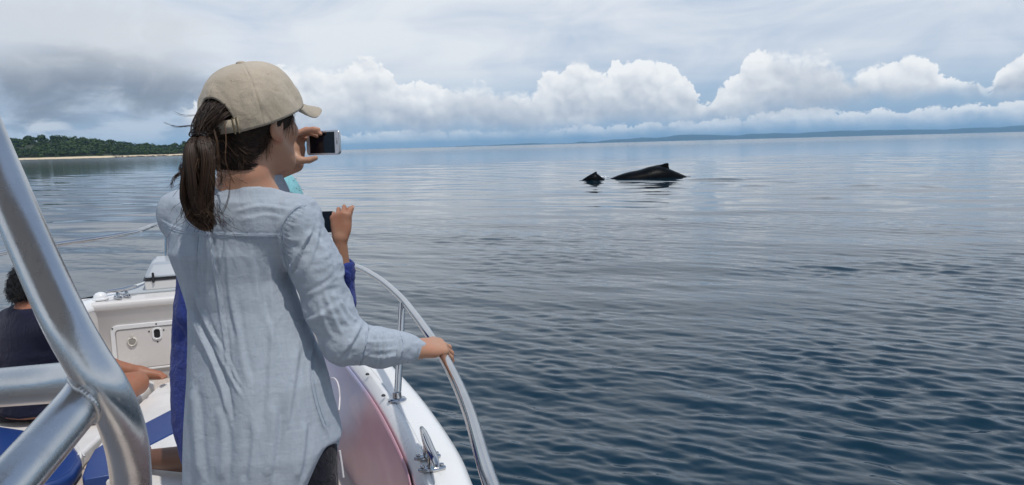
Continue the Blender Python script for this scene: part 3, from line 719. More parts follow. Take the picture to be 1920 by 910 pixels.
    def cushion(poly, z1, th, mt, name='cushion', parent=B, bev=0.022):
        o = MB().prism(poly, z1-th, z1).build(name, mt, parent, bevel=bev, seg=4)
        if bev > 0.01:
            c = np.mean(np.array(poly), 0); q = np.array(poly + [poly[0]]); q = resample_c(np.c_[q, np.zeros(len(q))], 160)[:, :2]
            d = np.gradient(q, axis=0); d /= np.linalg.norm(d, axis=1)[:, None]+1e-9; a2 = 0.5*np.sum(q[:-1, 0]*q[1:, 1]-q[1:, 0]*q[:-1, 1]); nn = np.stack([-d[:, 1], d[:, 0]], -1)*(1 if a2 > 0 else -1)
            MB().tube(np.c_[q+nn*bev*0.75, np.full(160, z1-0.0012)], 0.0032, 8, cap=False).build('piping', mt, o)
        return o
    # port cushion: white with a rounded blue end
    wl = poly_px([(150, 858), (158, 846), (192, 814), (215, 786), (290, 716), (240, 690), (60, 700), (-40, 740), (-40, 812), (120, 812)], CZ)
    cushion(wl, CZ, 0.062, M['vwhite'])
    bl2 = poly_px([(153, 862), (150, 848), (139, 834), (118, 822), (90, 812), (-40, 792), (-60, 860), (-20, 930), (60, 915), (110, 900), (138, 884)], CZ+0.006)
    cushion(bl2, CZ+0.006, 0.062, M['vblue'], 'cushion')
    # starboard cushion: white with a diagonal blue band
    right_c = poly_px([(156, 897), (158, 886), (177, 842), (198, 812), (222, 790), (296, 722), (330, 712), (430, 690), (520, 690), (600, 720), (560, 905), (440, 960), (330, 975), (300, 960), (262, 905), (240, 890), (205, 893)], CZ)
    cushion(right_c, CZ-0.001, 0.062, M['vwhite'])
    band = poly_px([(157, 899), (154, 892), (163, 868), (177, 843), (198, 829), (266, 796), (330, 763), (450, 700), (480, 735), (330, 809), (273, 838), (240, 856), (222, 872), (207, 890)], CZ+0.004)
    cushion(band, CZ+0.004, 0.05, M['vblue'], 'cushion_band', bev=0.006)
    # aluminium tube frame of the console top
    TR = 0.025
    main = [np.array([-1.27, 0.88, 3.05]), np.array([-1.14, 0.96, 2.86]), np.array([-0.985, 1.08, 2.66]), P(-95, 92, 1.11), P(-46, 210, 1.05), P(0, 321, 1.00), P(40, 418, 0.95), P(84, 520, 0.91), P(126, 610, 0.88), P(163, 675, 0.87), P(198, 730, 0.87), P(224, 785, 0.89), P(239, 840, 0.925), P(245, 890, 0.965), P(247, 940, 1.0), P(247, 1100, 1.08), P(247, 1500, 1.3)]
    FR = MB().tube(spline(main, 6), TR, 40).build('tube_frame', M['alu'], B)
    J = P(180, 712, 0.875)
    br = [J, P(152, 754, 0.86), P(98, 818, 0.80), P(42, 882, 0.745), P(-60, 1000, 0.67), P(-220, 1180, 0.58)]
    MB().tube(spline(br, 5), TR, 40).build('brace_tube', M['alu'], B)
    cr = [P(176, 712, 0.90), P(110, 718, 0.935), P(0, 727, 0.97), P(-140, 739, 1.02), P(-500, 770, 1.15)]
    MB().tube(spline(cr, 5), TR, 40).build('cross_tube', M['alu'], B)
    # weld beads: a rippled bead along the saddle where each tube meets the main one
    mp = spline(main, 24)
    def dist_main(p): return np.min(np.linalg.norm(mp-p, axis=1))
    def weld(ctrl, s1, seed):
        ax0 = spline(ctrl, 40); L_ = np.concatenate([[0], np.cumsum(np.linalg.norm(np.diff(ax0, axis=0), axis=1))]); k = 150; pts = []
        for i in range(k):
            ph = 2*PI*i/k; best = None
            for s_ in np.linspace(s1, 0.0, 90):
                c = np.array([np.interp(s_, L_, ax0[:, j]) for j in range(3)]); c2 = np.array([np.interp(s_+0.004, L_, ax0[:, j]) for j in range(3)])
                ax = unit(c2-c); u = unit(np.cross(ax, [0, 0, 1.0])); w = np.cross(u, ax); p = c+(u*math.cos(ph)+w*math.sin(ph))*(TR+0.0006)
                if dist_main(p) < TR+0.0012: best = p; break
            pts.append(best if best is not None else p)
        pts = np.array(pts)
        for _ in range(3): pts = (np.roll(pts, 1, 0)+pts*2+np.roll(pts, -1, 0))/4
        pts = np.vstack([pts, pts[:1]]); fine = resample_c(pts, 460); V = []
        rad = [0.0036+0.0003*abs(math.sin(PI*52*i/459))+0.0022*float(vnoise(np.array([i*0.05, seed, 0.5]))) for i in range(460)]
        return MB().tube(fine, rad, 10, cap=False)
    weld(br, 0.075, 1.0).build('weld', M['weld'], FR)
    weld(cr, 0.075, 4.0).build('weld', M['weld'], FR)
    # the hard top the frame carries, above the picture
    HT = [(-2.3, -1.6), (-0.02, -1.6), (0.0, 0.75), (-0.25, 0.98), (-2.0, 0.98), (-2.3, 0.75)]
    MB().prism(HT, 3.02, 3.09).build('hard_top', M['gel'], B, bevel=0.02)
    return B, out, nrm, wp, uz
BOAT, G_OUT, G_NRM, WP, UZ = build_boat()

def build_deck_box():
    c = G(272, 547, GZ); d0 = c[1]
    w, dp = 0.62, 0.42; rz = math.radians(22); R = np.array([[math.cos(rz), -math.sin(rz), 0], [math.sin(rz), math.cos(rz), 0], [0, 0, 1]])
    e = empty('deck_box', (c[0], c[1], GZ)); tag(e, 'grey lidded box on a white base standing on the foredeck beside the port cleat', 'box')
    def L(x, y, z): return R@np.array([x, y, 0]) + np.array([c[0], c[1], GZ+z])
    def slab(x0, x1, y0, y1, z0, z1, inset):
        return [L(x0, y0, z0), L(x1, y0, z0), L(x1, y1, z0), L(x0, y1, z0), L(x0+inset*.6, y0+inset, z1), L(x1-inset*.6, y0+inset, z1), L(x1-inset*.6, y1-inset*.5, z1), L(x0+inset*.6, y1-inset*.5, z1)]
    Fc = [(3, 2, 1, 0), (4, 5, 6, 7), (0, 1, 5, 4), (1, 2, 6, 5), (2, 3, 7, 6), (3, 0, 4, 7)]
    MB().add(slab(0, w, 0, dp, 0.004, 0.062, 0.0), Fc).build('base', M['gel2'], e, bevel=0.008)
    MB().add(slab(-0.004, w+.004, -0.004, dp, 0.064, 0.072, 0.0), Fc).build('seal', M['rubber'], e)
    MB().add(slab(-0.004, w+.004, -0.004, dp, 0.074, 0.160, 0.075), Fc).build('lid', mat_simple('grey_lid', (0.36, 0.39, 0.42), 0.25, metal=0.0, coat=0.5), e, bevel=0.02, seg=4)
    for x in (0.05, 0.4): MB().box(L(x, -0.008, 0.08), (0.014, 0.012, 0.06), R, 0.003).build('strap', M['rubber'], e)
    MB().tube([L(0.17, 0.14, 0.158), L(0.17, 0.14, 0.175), L(0.30, 0.14, 0.175), L(0.30, 0.14, 0.158)], 0.005, 10).build('handle', M['steel'], e)
    t = MB(); t.prism([tuple(L(x, y, 0)[:2]) for x, y in ((-0.13, -0.02), (-0.10, -0.055), (0.7, -0.055), (0.7, 0.3), (-0.02, 0.3), (-0.13, 0.10))], GZ-0.001, GZ+0.006); t.build('mat', mat_simple('grey_pad', (0.42, 0.45, 0.47), 0.6), e)
build_deck_box()

# ------------------------------------------------------------------ pink sheet hung on the inner side of the gunwale
def build_sheet():
    mt, T, bs, _ = material('pink_plastic')
    tc = T.n('ShaderNodeUVMap').outputs[0]; sp = T.n('ShaderNodeSeparateXYZ', {0: tc}); u, v = sp.outputs[0], sp.outputs[1]
    n1 = T.noise(T.v('MULTIPLY', tc, (3.0, 1.6, 1)), 1.4, 4.0, 0.55)
    # dye print fading from lilac at the forward end through pink to a pale beige
    f = T.m('ADD', T.m('ADD', T.m('MULTIPLY', u, 0.45), T.m('MULTIPLY', v, 0.62)), T.m('MULTIPLY', T.m('SUBTRACT', n1, 0.5), 0.30))
    colr = T.mix(T.ss(f, 0.40, 0.82), (0.54, 0.42, 0.41), (0.57, 0.30, 0.36))
    g = T.m('ADD', T.m('ADD', u, T.m('MULTIPLY', v, 0.25)), T.m('MULTIPLY', T.m('SUBTRACT', n1, 0.5), 0.12))
    colr = T.mix(T.ss(g, 0.93, 1.04), colr, (0.33, 0.36, 0.56))
    colr = T.mix(T.m('MULTIPLY', T.ss(n1, 0.50, 0.70), 0.5), colr, (0.66, 0.44, 0.48))
    # concentric wave print
    k = [i for i in range(len(G_OUT)) if 0.6 < G_OUT[i][1] < 3.6 and G_OUT[i][0] > -1.0]
    o = np.array([G_OUT[i]+G_NRM[i]*0.1455 for i in k]); nr = np.array([G_NRM[i] for i in k])
    s = np.linspace(0, 1, 90); q = np.linspace(0, 1, len(o)); LEN = np.sum(np.linalg.norm(np.diff(o, axis=0), axis=1))
    ox = np.stack([np.interp(s, q, o[:, 0]), np.interp(s, q, o[:, 1])], -1); nx = np.stack([np.interp(s, q, nr[:, 0]), np.interp(s, q, nr[:, 1])], -1)
    def on_sheet(px, py):
        dv = ray(px, py); kx = [(abs(np.cross(dv[:2], ox[i]-CAM[:2])), i) for i in range(90) if np.dot(ox[i], dv[:2]) > 0]
        i = min(kx)[1]; z = CAM[2]+dv[2]*ox[i, 1]/dv[1]; return s[i], 1-(GZ-0.037-z)/0.60
    u0_, v0_ = on_sheet(676, 790)
    def scale_rings(cu, cv, r):
        au = T.m('MULTIPLY', T.m('SUBTRACT', u, cu), LEN); av = T.m('MULTIPLY', T.m('SUBTRACT', v, cv), 0.60)
        rr = T.m('SQRT', T.m('ADD', T.m('MULTIPLY', au, au), T.m('MULTIPLY', av, av)))
        ln = T.ss(T.m('ABSOLUTE', T.m('SUBTRACT', T.m('FRACT', T.m('MULTIPLY', rr, 4.0/r)), 0.5)), 0.22, 0.08)
        return T.m('MULTIPLY', T.m('MULTIPLY', ln, T.m('LESS_THAN', rr, r)), T.m('GREATER_THAN', av, 0.0))
    pr = None; r_ = 0.040
    for i_, j_ in ((-1, 0), (1, 0), (0, 1), (2, 1), (-1, 2), (1, 2), (0, 3)):
        q_ = scale_rings(u0_+i_*r_*0.95/LEN, v0_+j_*r_*0.52/0.60, r_); pr = q_ if pr is None else T.m('MAXIMUM', pr, q_)
    colr = T.mix(T.m('MULTIPLY', pr, 0.55), colr, (0.80, 0.62, 0.66))
    pset(T, bs, color=colr, rough=0.42, coat=0.25, coat_rough=0.3, sss=0.0, normal=bump(T, n1, 0.25, 0.02))
    rows = 26; Pn = np.zeros((90, rows, 3))
    for j in range(rows):
        v = j/(rows-1); z = GZ-0.031 - v*0.60
        wob = 0.004+0.05*v**1.5 + 0.022*fbm(np.stack([s*6, s*0+v*2.5, s*0], -1), 3)*min(1, v*4)
        Pn[:, j, :2] = ox + nx*np.maximum(wob, 0.003)[:, None]; Pn[:, j, 2] = z
    ob = MB().grid(Pn).build('pink_sheet', mt, None, auto=False)
    uv = ob.data.uv_layers.new(name='UVMap'); li = np.zeros(len(ob.data.loops), dtype=np.int32); ob.data.loops.foreach_get('vertex_index', li)
    U = np.stack([np.repeat(s, rows), np.tile(np.linspace(1, 0, rows), 90)], -1)[li]; uv.data.foreach_set('uv', U.astype(np.float32).ravel())
    so = ob.modifiers.new('thick', 'SOLIDIFY'); so.thickness = 0.003; so.offset = 1
    tag(ob, 'pink translucent plastic sheet with a faint wave print hanging inside the right gunwale', 'sheet')
    cd = spline([G(622, 800, 1.2), P(633, 780, 2.3), P(637, 745, 2.3), P(633, 718, 2.32), P(624, 709, 2.36), P(612, 716, 2.4)], 6)
    o2 = MB().tube(cd, 0.0024, 10).build('cord', mat_simple('white_cord', (0.7, 0.66, 0.66), 0.6)); tag(o2, 'thin white cord looped against the pink sheet beside the woman\'s shirt', 'cord')
build_sheet()
# ------------------------------------------------------------------ signed-distance modelling
BIG = 9.0
def smin(a, b, k):
    h = np.maximum(k-np.abs(a-b), 0)/k; return np.minimum(a, b) - h*h*k*0.25
def smax(a, b, k): return -smin(-a, -b, k)
def cone(p, a, b, ra, rb):
    a = np.asarray(a, np.float32); b = np.asarray(b, np.float32); ab = b-a
    t = np.clip(((p-a)@ab)/(ab@ab), 0, 1); return np.linalg.norm(p-a-t[:, None]*ab, axis=1) - (ra+(rb-ra)*t)
def ell(p, c, r, R=None):
    q = p-np.asarray(c, np.float32)
    if R is not None: q = q@np.asarray(R, np.float32)
    r = np.asarray(r, np.float32); k0 = np.linalg.norm(q/r, axis=1); k1 = np.linalg.norm(q/(r*r), axis=1)+1e-9
    return k0*(k0-1)/k1
def boxed(fn, lo, hi, m=0.04):
    """evaluate fn only near its bounding box"""
    lo = np.asarray(lo, np.float32)-m; hi = np.asarray(hi, np.float32)+m
    def g(p):
        d = np.full(len(p), BIG, np.float32); k = np.all((p > lo) & (p < hi), axis=1)
        if k.any(): d[k] = fn(p[k])
        else: return d
        return d
    return g
def pts_box(prims):
    a = np.array([np.minimum(np.array(q[0])-q[2], np.array(q[1])-q[3]) for q in prims]).min(0); b = np.array([np.maximum(np.array(q[0])+q[2], np.array(q[1])+q[3]) for q in prims]).max(0); return a, b
def chain(prims, k):
    lo, hi = pts_box(prims)
    def f(p):
        d = None
        for a, b, ra, rb in prims:
            e = cone(p, a, b, ra, rb); d = e if d is None else smin(d, e, k)
        return d
    return boxed(f, lo, hi)
def mesh_sdf(f, lo, hi, h):
    """sparse evaluation, then surface nets: returns vertices and quads"""
    lo = np.asarray(lo, float); n = (np.ceil((np.asarray(hi, float)-lo)/h/4).astype(int)+1)*4
    nb = n//4
    bc = np.stack(np.meshgrid(*[(np.arange(k)*4+1.5)*h for k in nb], indexing='ij'), -1).reshape(-1, 3)+lo
    dc = f(bc.astype(np.float32)).reshape(nb)
    near = np.abs(dc) < 4*h*1.9
    vol = np.repeat(np.repeat(np.repeat(np.where(dc < 0, -1.0, 1.0).astype(np.float32)*h*3, 4, 0), 4, 1), 4, 2)
    mk = np.repeat(np.repeat(np.repeat(near, 4, 0), 4, 1), 4, 2)
    ii = np.argwhere(mk)
    for s in range(0, len(ii), 400000):
        q = ii[s:s+400000]; vol[q[:, 0], q[:, 1], q[:, 2]] = f((q*h+lo).astype(np.float32))
    ins = vol < 0
    cnt = np.zeros(np.array(vol.shape)-1, np.int8); sl = lambda d, ax: tuple(slice(d[i], vol.shape[i]-1+d[i]) for i in range(3))
    for d in np.ndindex(2, 2, 2): cnt += ins[sl(d, 0)]
    act = (cnt > 0) & (cnt < 8); ac = np.argwhere(act); vid = np.full(cnt.shape, -1, np.int64); vid[act] = np.arange(len(ac))
    acc = np.zeros((len(ac), 3)); w = np.zeros(len(ac))
    cor = [np.array(d) for d in np.ndindex(2, 2, 2)]
    for a in cor:
        for ax in range(3):
            if a[ax]: continue
            b = a.copy(); b[ax] = 1
            va = vol[tuple((ac+a).T)]; vb = vol[tuple((ac+b).T)]; cr = (va < 0) != (vb < 0)
            t = np.where(cr, va/np.where(cr, va-vb, 1), 0)
            pt = np.repeat(a[None].astype(float), len(ac), 0); pt[:, ax] = t
            acc += pt*cr[:, None]; w += cr
    V = (ac+acc/np.maximum(w, 1)[:, None])*h+lo
    Q = []
    for ax in range(3):
        u, v = (ax+1) % 3, (ax+2) % 3
        a = [slice(None)]*3; b = [slice(None)]*3; a[ax] = slice(0, -1); b[ax] = slice(1, None)
        ed = ins[tuple(a)] != ins[tuple(b)]; e = np.argwhere(ed)
        e = e[(e[:, u] > 0) & (e[:, v] > 0) & (e[:, u] < vol.shape[u]-1) & (e[:, v] < vol.shape[v]-1)]
        flip = ins[tuple(e.T)]
        du = np.eye(3, dtype=int)[u]; dv = np.eye(3, dtype=int)[v]
        q = np.stack([vid[tuple((e-du-dv).T)], vid[tuple((e-dv).T)], vid[tuple(e.T)], vid[tuple((e-du).T)]], -1)
        q[~flip] = q[~flip][:, ::-1]; Q.append(q)
    Q = np.vstack(Q); Q = Q[(Q >= 0).all(1)]
    return V, Q
def vert_normals(V, Q):
    n = np.cross(V[Q[:, 2]]-V[Q[:, 0]], V[Q[:, 3]]-V[Q[:, 1]]); N = np.zeros_like(V)
    for k in range(4): np.add.at(N, Q[:, k], n)
    return N/(np.linalg.norm(N, axis=1)[:, None]+1e-12)
def relax(V, Q, it=2, lam=0.5):
    for _ in range(it):
        s = np.zeros_like(V); c = np.zeros(len(V))
        for k in range(4):
            a, b = Q[:, k], Q[:, (k+1) % 4]
            np.add.at(s, a, V[b]); np.add.at(s, b, V[a]); np.add.at(c, a, 1); np.add.at(c, b, 1)
        V = V*(1-lam)+lam*s/np.maximum(c, 1)[:, None]
    return V
def unit(v): v = np.array(v, float); return v/np.linalg.norm(v)
def to_px(V):
    q = V-CAM; z = q@FW; return 960+F_PX*(q@RT)/z, 455-F_PX*(q@UP)/z
# ------------------------------------------------------------------ hands
def hand_prims(w, d, back, thumb_side, L=0.178, bends=None, spread=0.10, thumb=None, wr=0.0245):
    """w wrist point, d towards the fingers, back = normal of the back of the hand, thumb_side +1/-1 along cross(d, back).
    bends: per finger (index..little) three bend angles in degrees; returns cones (palm and fingers)"""
    d = unit(d); back = unit(np.array(back)-d*np.dot(back, d)); s = np.cross(d, back)*thumb_side
    k = L/0.18; w = np.array(w, float)
    bends = bends or [(15, 20, 12)]*4
    palm = []; fing = []
    # index, middle, ring, little: offset at the knuckle, metacarpal length, phalanges, radius
    F = [(0.0285, 0.086, (0.040, 0.024, 0.019), 0.0082), (0.0095, 0.090, (0.044, 0.028, 0.020), 0.0084), (-0.0095, 0.084, (0.041, 0.026, 0.020), 0.0080), (-0.0270, 0.075, (0.033, 0.020, 0.018), 0.0070)]
    tips = []
    for i, (o, ml, ph, r) in enumerate(F):
        base = w + s*o*0.48*k + d*0.008*k; kn = w + d*ml*k + s*o*k + back*(0.004-0.0035*abs(i-1.2))*k
        palm.append((base, kn, 0.0125*k, 0.0118*k))
        a = 0.0; p = kn; sp = (1.3-i)*spread
        dd0 = unit(d + s*sp)
        for j in range(3):
            a += math.radians(bends[i][j]); dirv = dd0*math.cos(a) - back*math.sin(a); q = p + dirv*ph[j]*k
            r0 = r*(1.0-0.10*j)*k; r1 = r*(0.90-0.10*j)*k
            fing.append((p, q, r0*1.06 if j else r0*1.12, r1)); p = q
        tips.append((p, dirv, unit(np.cross(np.cross(dirv, back), dirv)), r1))
    palm.append((w+s*0.012*k, w+d*0.045*k+s*0.020*k-back*0.006*k, 0.016*k, 0.015*k))          # heel of the thumb
    palm.append((w-s*0.010*k, w+d*0.045*k-s*0.018*k-back*0.005*k, 0.015*k, 0.013*k))
    t0, t1, t2 = thumb if thumb else (35, 20, 15)
    p = w + d*0.028*k + s*0.022*k - back*0.008*k
    a1 = math.radians(t0); dv = unit(d*math.cos(a1)+s*math.sin(a1)-back*0.25)
    q = p+dv*0.040*k; palm.append((p, q, 0.0135*k, 0.0108*k)); p = q
    a2 = math.radians(t0-t1); dv = unit(d*math.cos(a2)+s*math.sin(a2)-back*0.35); q = p+dv*0.032*k; fing.append((p, q, 0.0102*k, 0.0092*k)); p = q
    a3 = math.radians(t0-t1-t2); dv = unit(d*math.cos(a3)+s*math.sin(a3)-back*0.30); q = p+dv*0.024*k; fing.append((p, q, 0.0094*k, 0.0074*k))
    tips.append((q, dv, unit(back*0.4+s), 0.0074*k))
    return palm, fing, tips
def hand_sdf(palm, fing, extra=None):
    lo, hi = pts_box(palm+fing)
    def f(p):
        d = None
        for c in palm:
            e = cone(p, *c); d = e if d is None else smin(d, e, 0.014)
        for i in range(0, 15 if len(fing) >= 14 else len(fing), 3):
            seg = fing[i:i+3]; g = None
            for c in seg:
                e = cone(p, *c); g = e if g is None else smin(g, e, 0.003)
            d = smin(d, g, 0.006)
        return d
    return boxed(f, lo, hi)
def nails(tips, mat, parent, sc=1.0, which=range(4)):
    for i in which:
        t, dv, up, r = tips[i]; s = np.cross(dv, up); c = t+up*r*0.80-dv*0.003
        V = []; Fc = []; n, m = 5, 7
        for a in range(n):
            for b in range(m):
                x = (b/(m-1)-0.5)*2; y = a/(n-1)
                ang = x*0.95; V.append(c + s*math.sin(ang)*r*0.78 + up*(math.cos(ang)-0.80)*r*0.85 + dv*(-0.008+0.0125*y*(1-0.12*x*x)))
        for a in range(n-1):
            for b in range(m-1): Fc.append((a*m+b, a*m+b+1, (a+1)*m+b+1, (a+1)*m+b))
        o = mesh_obj('fingernail', V, Fc, mat, parent); so = o.modifiers.new('t', 'SOLIDIFY'); so.thickness = 0.0006
# ------------------------------------------------------------------ head
class Frame:
    def __init__(s, c, yaw, pitch=0.0, roll=0.0):
        s.c = np.array(c, float); y = math.radians(yaw)
        f = np.array([math.sin(y), math.cos(y), 0]); r = np.array([math.cos(y), -math.sin(y), 0]); u = np.array([0, 0, 1.0])
        p = math.radians(pitch); f, u = f*math.cos(p)+u*math.sin(p), u*math.cos(p)-f*math.sin(p)
        q = math.radians(roll); r, u = r*math.cos(q)+u*math.sin(q), u*math.cos(q)-r*math.sin(q)
        s.R = np.stack([r, f, u], 0)
    def w(s, x, y, z): return s.c + x*s.R[0]+y*s.R[1]+z*s.R[2]
    def W(s, A): return s.c + np.asarray(A)@s.R
    def L(s, p): return (p-s.c.astype(np.float32))@s.R.T.astype(np.float32)
def head_sdf(fr, k=1.0, female=True):
    """cranium centre at the frame origin; chin 0.125 below, ears, nose, lips, eye sockets"""
    def f(p):
        q = fr.L(p)/k
        d = ell(q, (0, -0.008, 0.018), (0.074, 0.092, 0.084))
        d = smin(d, ell(q, (0, 0.035, -0.035), (0.060, 0.058, 0.075)), 0.03)
        d = smin(d, ell(q, (0, 0.045, -0.088), (0.043, 0.043, 0.030)), 0.035)
        d = smin(d, ell(q, (0, 0.078, -0.105), (0.019, 0.016, 0.017)), 0.025)
        for s in (-1, 1):
            d = smin(d, cone(q, (s*0.055, 0.005, -0.055), (s*0.030, 0.066, -0.098), 0.014, 0.012), 0.03)     # jaw
            d = smin(d, ell(q, (s*0.043, 0.060, -0.028), (0.022, 0.020, 0.017)), 0.025)                      # cheekbone
            d = smax(d, -ell(q, (s*0.031, 0.099, 0.000), (0.019, 0.014, 0.012)), 0.012)                      # eye socket
            d = smin(d, ell(q, (s*0.030, 0.080, 0.019), (0.024, 0.012, 0.008)), 0.012)                       # brow
            # ear: rim, bowl, lobe
            e = ell(q, (s*0.077, -0.010, -0.018), (0.008, 0.019, 0.031), rotx(-12))
            e = smax(e, -ell(q, (s*0.086, -0.005, -0.015), (0.008, 0.011, 0.018), rotx(-12)), 0.004)
            e = smin(e, ell(q, (s*0.075, 0.001, -0.045), (0.006, 0.008, 0.010)), 0.008)
            d = smin(d, e, 0.007)
        d = smin(d, cone(q, (0, 0.092, 0.004), (0, 0.112, -0.034), 0.008, 0.0105), 0.012)                    # nose
        for s in (-1, 1): d = smin(d, ell(q, (s*0.011, 0.100, -0.037), (0.008, 0.009, 0.007)), 0.006)
        d = smin(d, ell(q, (0, 0.094, -0.064), (0.023, 0.010, 0.006)), 0.007)
        d = smin(d, ell(q, (0, 0.092, -0.076), (0.020, 0.010, 0.006)), 0.006)
        d = smax(d, -ell(q, (0, 0.106, -0.0700), (0.022, 0.008, 0.0018)), 0.003)
        return d*k
    a = fr.W(np.array([(x, y, z) for x in (-.1, .1) for y in (-.12, .14) for z in (-.14, .12)])*k)
    return boxed(f, a.min(0), a.max(0))
def rotx(deg):
    a = math.radians(deg); return np.array([[1, 0, 0], [0, math.cos(a), -math.sin(a)], [0, math.sin(a), math.cos(a)]])
def mat_skin(name, c, blotch=0.18, rough=0.5, sss=0.12):
    mt, T, bs, _ = material(name); pos = T.n('ShaderNodeTexCoord').outputs['Object']
    n1 = T.noise(pos, 14.0, 4.0, 0.6); n2 = T.noise(pos, 380.0, 2.0, 0.5); n3 = T.noise(pos, 70.0, 3.0, 0.6)
    red = (min(1, c[0]*1.05), c[1]*0.80, c[2]*0.78)
    colr = T.mix(T.m('MULTIPLY', T.ss(n1, 0.4, 0.7), 0.6), c, red); colr = T.mix(T.m('MULTIPLY', T.ss(n3, 0.55, 0.75), blotch), colr, tuple(q*0.72 for q in c))
    pset(T, bs, color=colr, rough=T.lin(n1, 0.3, 0.7, rough-0.06, rough+0.08), spec=0.4, sss=sss, sss_s=0.012, sss_r=(1.0, 0.35, 0.2), normal=bump(T, T.m('ADD', T.m('MULTIPLY', n3, 0.7), T.m('MULTIPLY', n2, 0.35)), 0.16, 0.0018))
    return mt
def mat_cloth(name, c, c2, weave=900.0, rough=0.9, crumple=0.35, sheen=0.25, slub=True, thr=1.0, crease=0.3):
    mt, T, bs, _ = material(name); pos = T.n('ShaderNodeTexCoord').outputs['Object']
    a = T.noise(T.v('MULTIPLY', pos, (1.0, 1.0, 0.06)), weave*0.45, 2.0, 0.5); b = T.noise(T.v('MULTIPLY', pos, (0.07, 0.07, 1.0)), weave*0.45, 2.0, 0.5)
    w = T.m('MULTIPLY', T.m('ADD', a, b), 0.5)
    s1 = T.noise(T.v('MULTIPLY', pos, (1.0, 1.0, 0.05)), 170.0, 2.0, 0.5); s2 = T.noise(T.v('MULTIPLY', pos, (0.05, 0.05, 1.0)), 170.0, 2.0, 0.5)
    sl = T.m('ADD', T.m('MULTIPLY', T.m('SUBTRACT', T.m('ADD', s1, s2), 1.0), 0.9*thr), T.m('MULTIPLY', T.m('SUBTRACT', w, 0.5), 1.0))
    fade = T.noise(pos, 7.0, 4.0, 0.6)
    f = T.m('ADD', T.m('ADD', 0.5, sl), T.m('MULTIPLY', T.m('SUBTRACT', fade, 0.5), 0.55), clamp=True)
    cr = T.noise(pos, 38.0, 5.0, 0.62, 2.0, 0.6)
    k1 = T.m('ABSOLUTE', T.m('SUBTRACT', T.noise(T.v('MULTIPLY', pos, (1.0, 1.0, 0.55)), 15.0, 3.0, 0.5, 2.0, 0.9), 0.5)); k2 = T.m('ABSOLUTE', T.m('SUBTRACT', T.noise(T.v('ADD', pos, (3.3, 1.1, 0.7)), 34.0, 2.0, 0.5, 2.0, 0.8), 0.5))
    cr = T.m('SUBTRACT', cr, T.m('MULTIPLY', T.m('ADD', T.m('MULTIPLY', T.ss(k1, 0.0, 0.16), -2.4), T.m('MULTIPLY', T.ss(k2, 0.0, 0.12), -0.8)), -crease))
    n = bump(T, T.m('ADD', cr, T.m('MULTIPLY', w, 0.14)), crumple, 0.006)
    pset(T, bs, color=T.mix(f, c2, c), rough=rough, spec=0.12, sheen=sheen, sheen_rough=0.5, normal=n)
    return mt
def mat_hair(name, dark, light):
    mt, T, bs, _ = material(name)
    t = T.n('ShaderNodeAttribute', attribute_name='tint').outputs['Fac']
    pset(T, bs, color=T.mix(t, dark, light), rough=0.42, spec=0.35)
    return mt
def strands(paths, r, n=3):
    """paths: (S, K, 3) centre lines, r: (S, K) radii -> one mesh of thin tubes"""
    S_, K = paths.shape[:2]; t = np.gradient(paths, axis=1); t /= np.linalg.norm(t, axis=2)[..., None]+1e-9
    ref = np.array([0.31, 0.62, 0.72]); u = np.cross(t, ref); u /= np.linalg.norm(u, axis=2)[..., None]+1e-9; w = np.cross(t, u)
    V = np.stack([paths + r[..., None]*(math.cos(2*PI*k/n)*u+math.sin(2*PI*k/n)*w) for k in range(n)], 2)       # S,K,n,3
    idx = np.arange(S_*K*n).reshape(S_, K, n); nx = np.roll(idx, -1, axis=2)
    Q = np.stack([idx[:, :-1], nx[:, :-1], nx[:, 1:], idx[:, 1:]], -1).reshape(-1, 4)
    return V.reshape(-1, 3), Q
def add_tint(o, tint):
    at = o.data.attributes.new('tint', 'FLOAT', 'POINT'); at.data.foreach_set('value', tint.astype(np.float32))
def resample(P_, K):
    P_ = np.asarray(P_, float); s = np.linspace(0, 1, len(P_)); q = np.linspace(0, 1, K); return np.stack([np.interp(q, s, P_[:, i]) for i in range(3)], -1)
def fold_field(V, N, folds):
    """relief of drawn creases: each fold is a polyline (photo pixels on the cloth), width px, height m; acts where the cloth faces that side"""
    px, py = to_px(V); vd = CAM-V; vd /= np.linalg.norm(vd, axis=1)[:, None]; face = np.clip(((N*vd).sum(1)-0.02)*4, 0, 1)
    D = np.zeros(len(V))
    for pts, wd, amp in folds:
        pts = spline([(*p, 0) for p in pts], 5)[:, :2] if len(pts) > 2 else np.array(pts, float)
        lo = pts.min(0)-4*wd; hi = pts.max(0)+4*wd; k = np.where((px > lo[0]) & (px < hi[0]) & (py > lo[1]) & (py < hi[1]) & (face > 0))[0]
        if not len(k): continue
        q = np.stack([px[k], py[k]], -1); best = np.full(len(k), 1e9); sgn = np.zeros(len(k)); tt = np.zeros(len(k)); m = len(pts)-1
        for i in range(m):
            a, b = pts[i], pts[i+1]; ab = b-a; t = np.clip(((q-a)@ab)/(ab@ab+1e-9), 0, 1); e = q-a-t[:, None]*ab; d = np.linalg.norm(e, axis=1)
            c = d < best; best[c] = d[c]; sgn[c] = np.sign(ab[0]*e[c, 1]-ab[1]*e[c, 0]); tt[c] = (i+t[c])/m
        end = np.clip(tt/0.12, 0, 1)*np.clip((1-tt)/0.12, 0, 1); end = 0.25+0.75*end
        x = best*sgn/wd
        # a ridge with a sharper valley on one side
        D[k] += amp*end*face[k]*(np.exp(-(x-0.35)**2) - 0.75*np.exp(-((x+0.75)/0.7)**2))
    return D
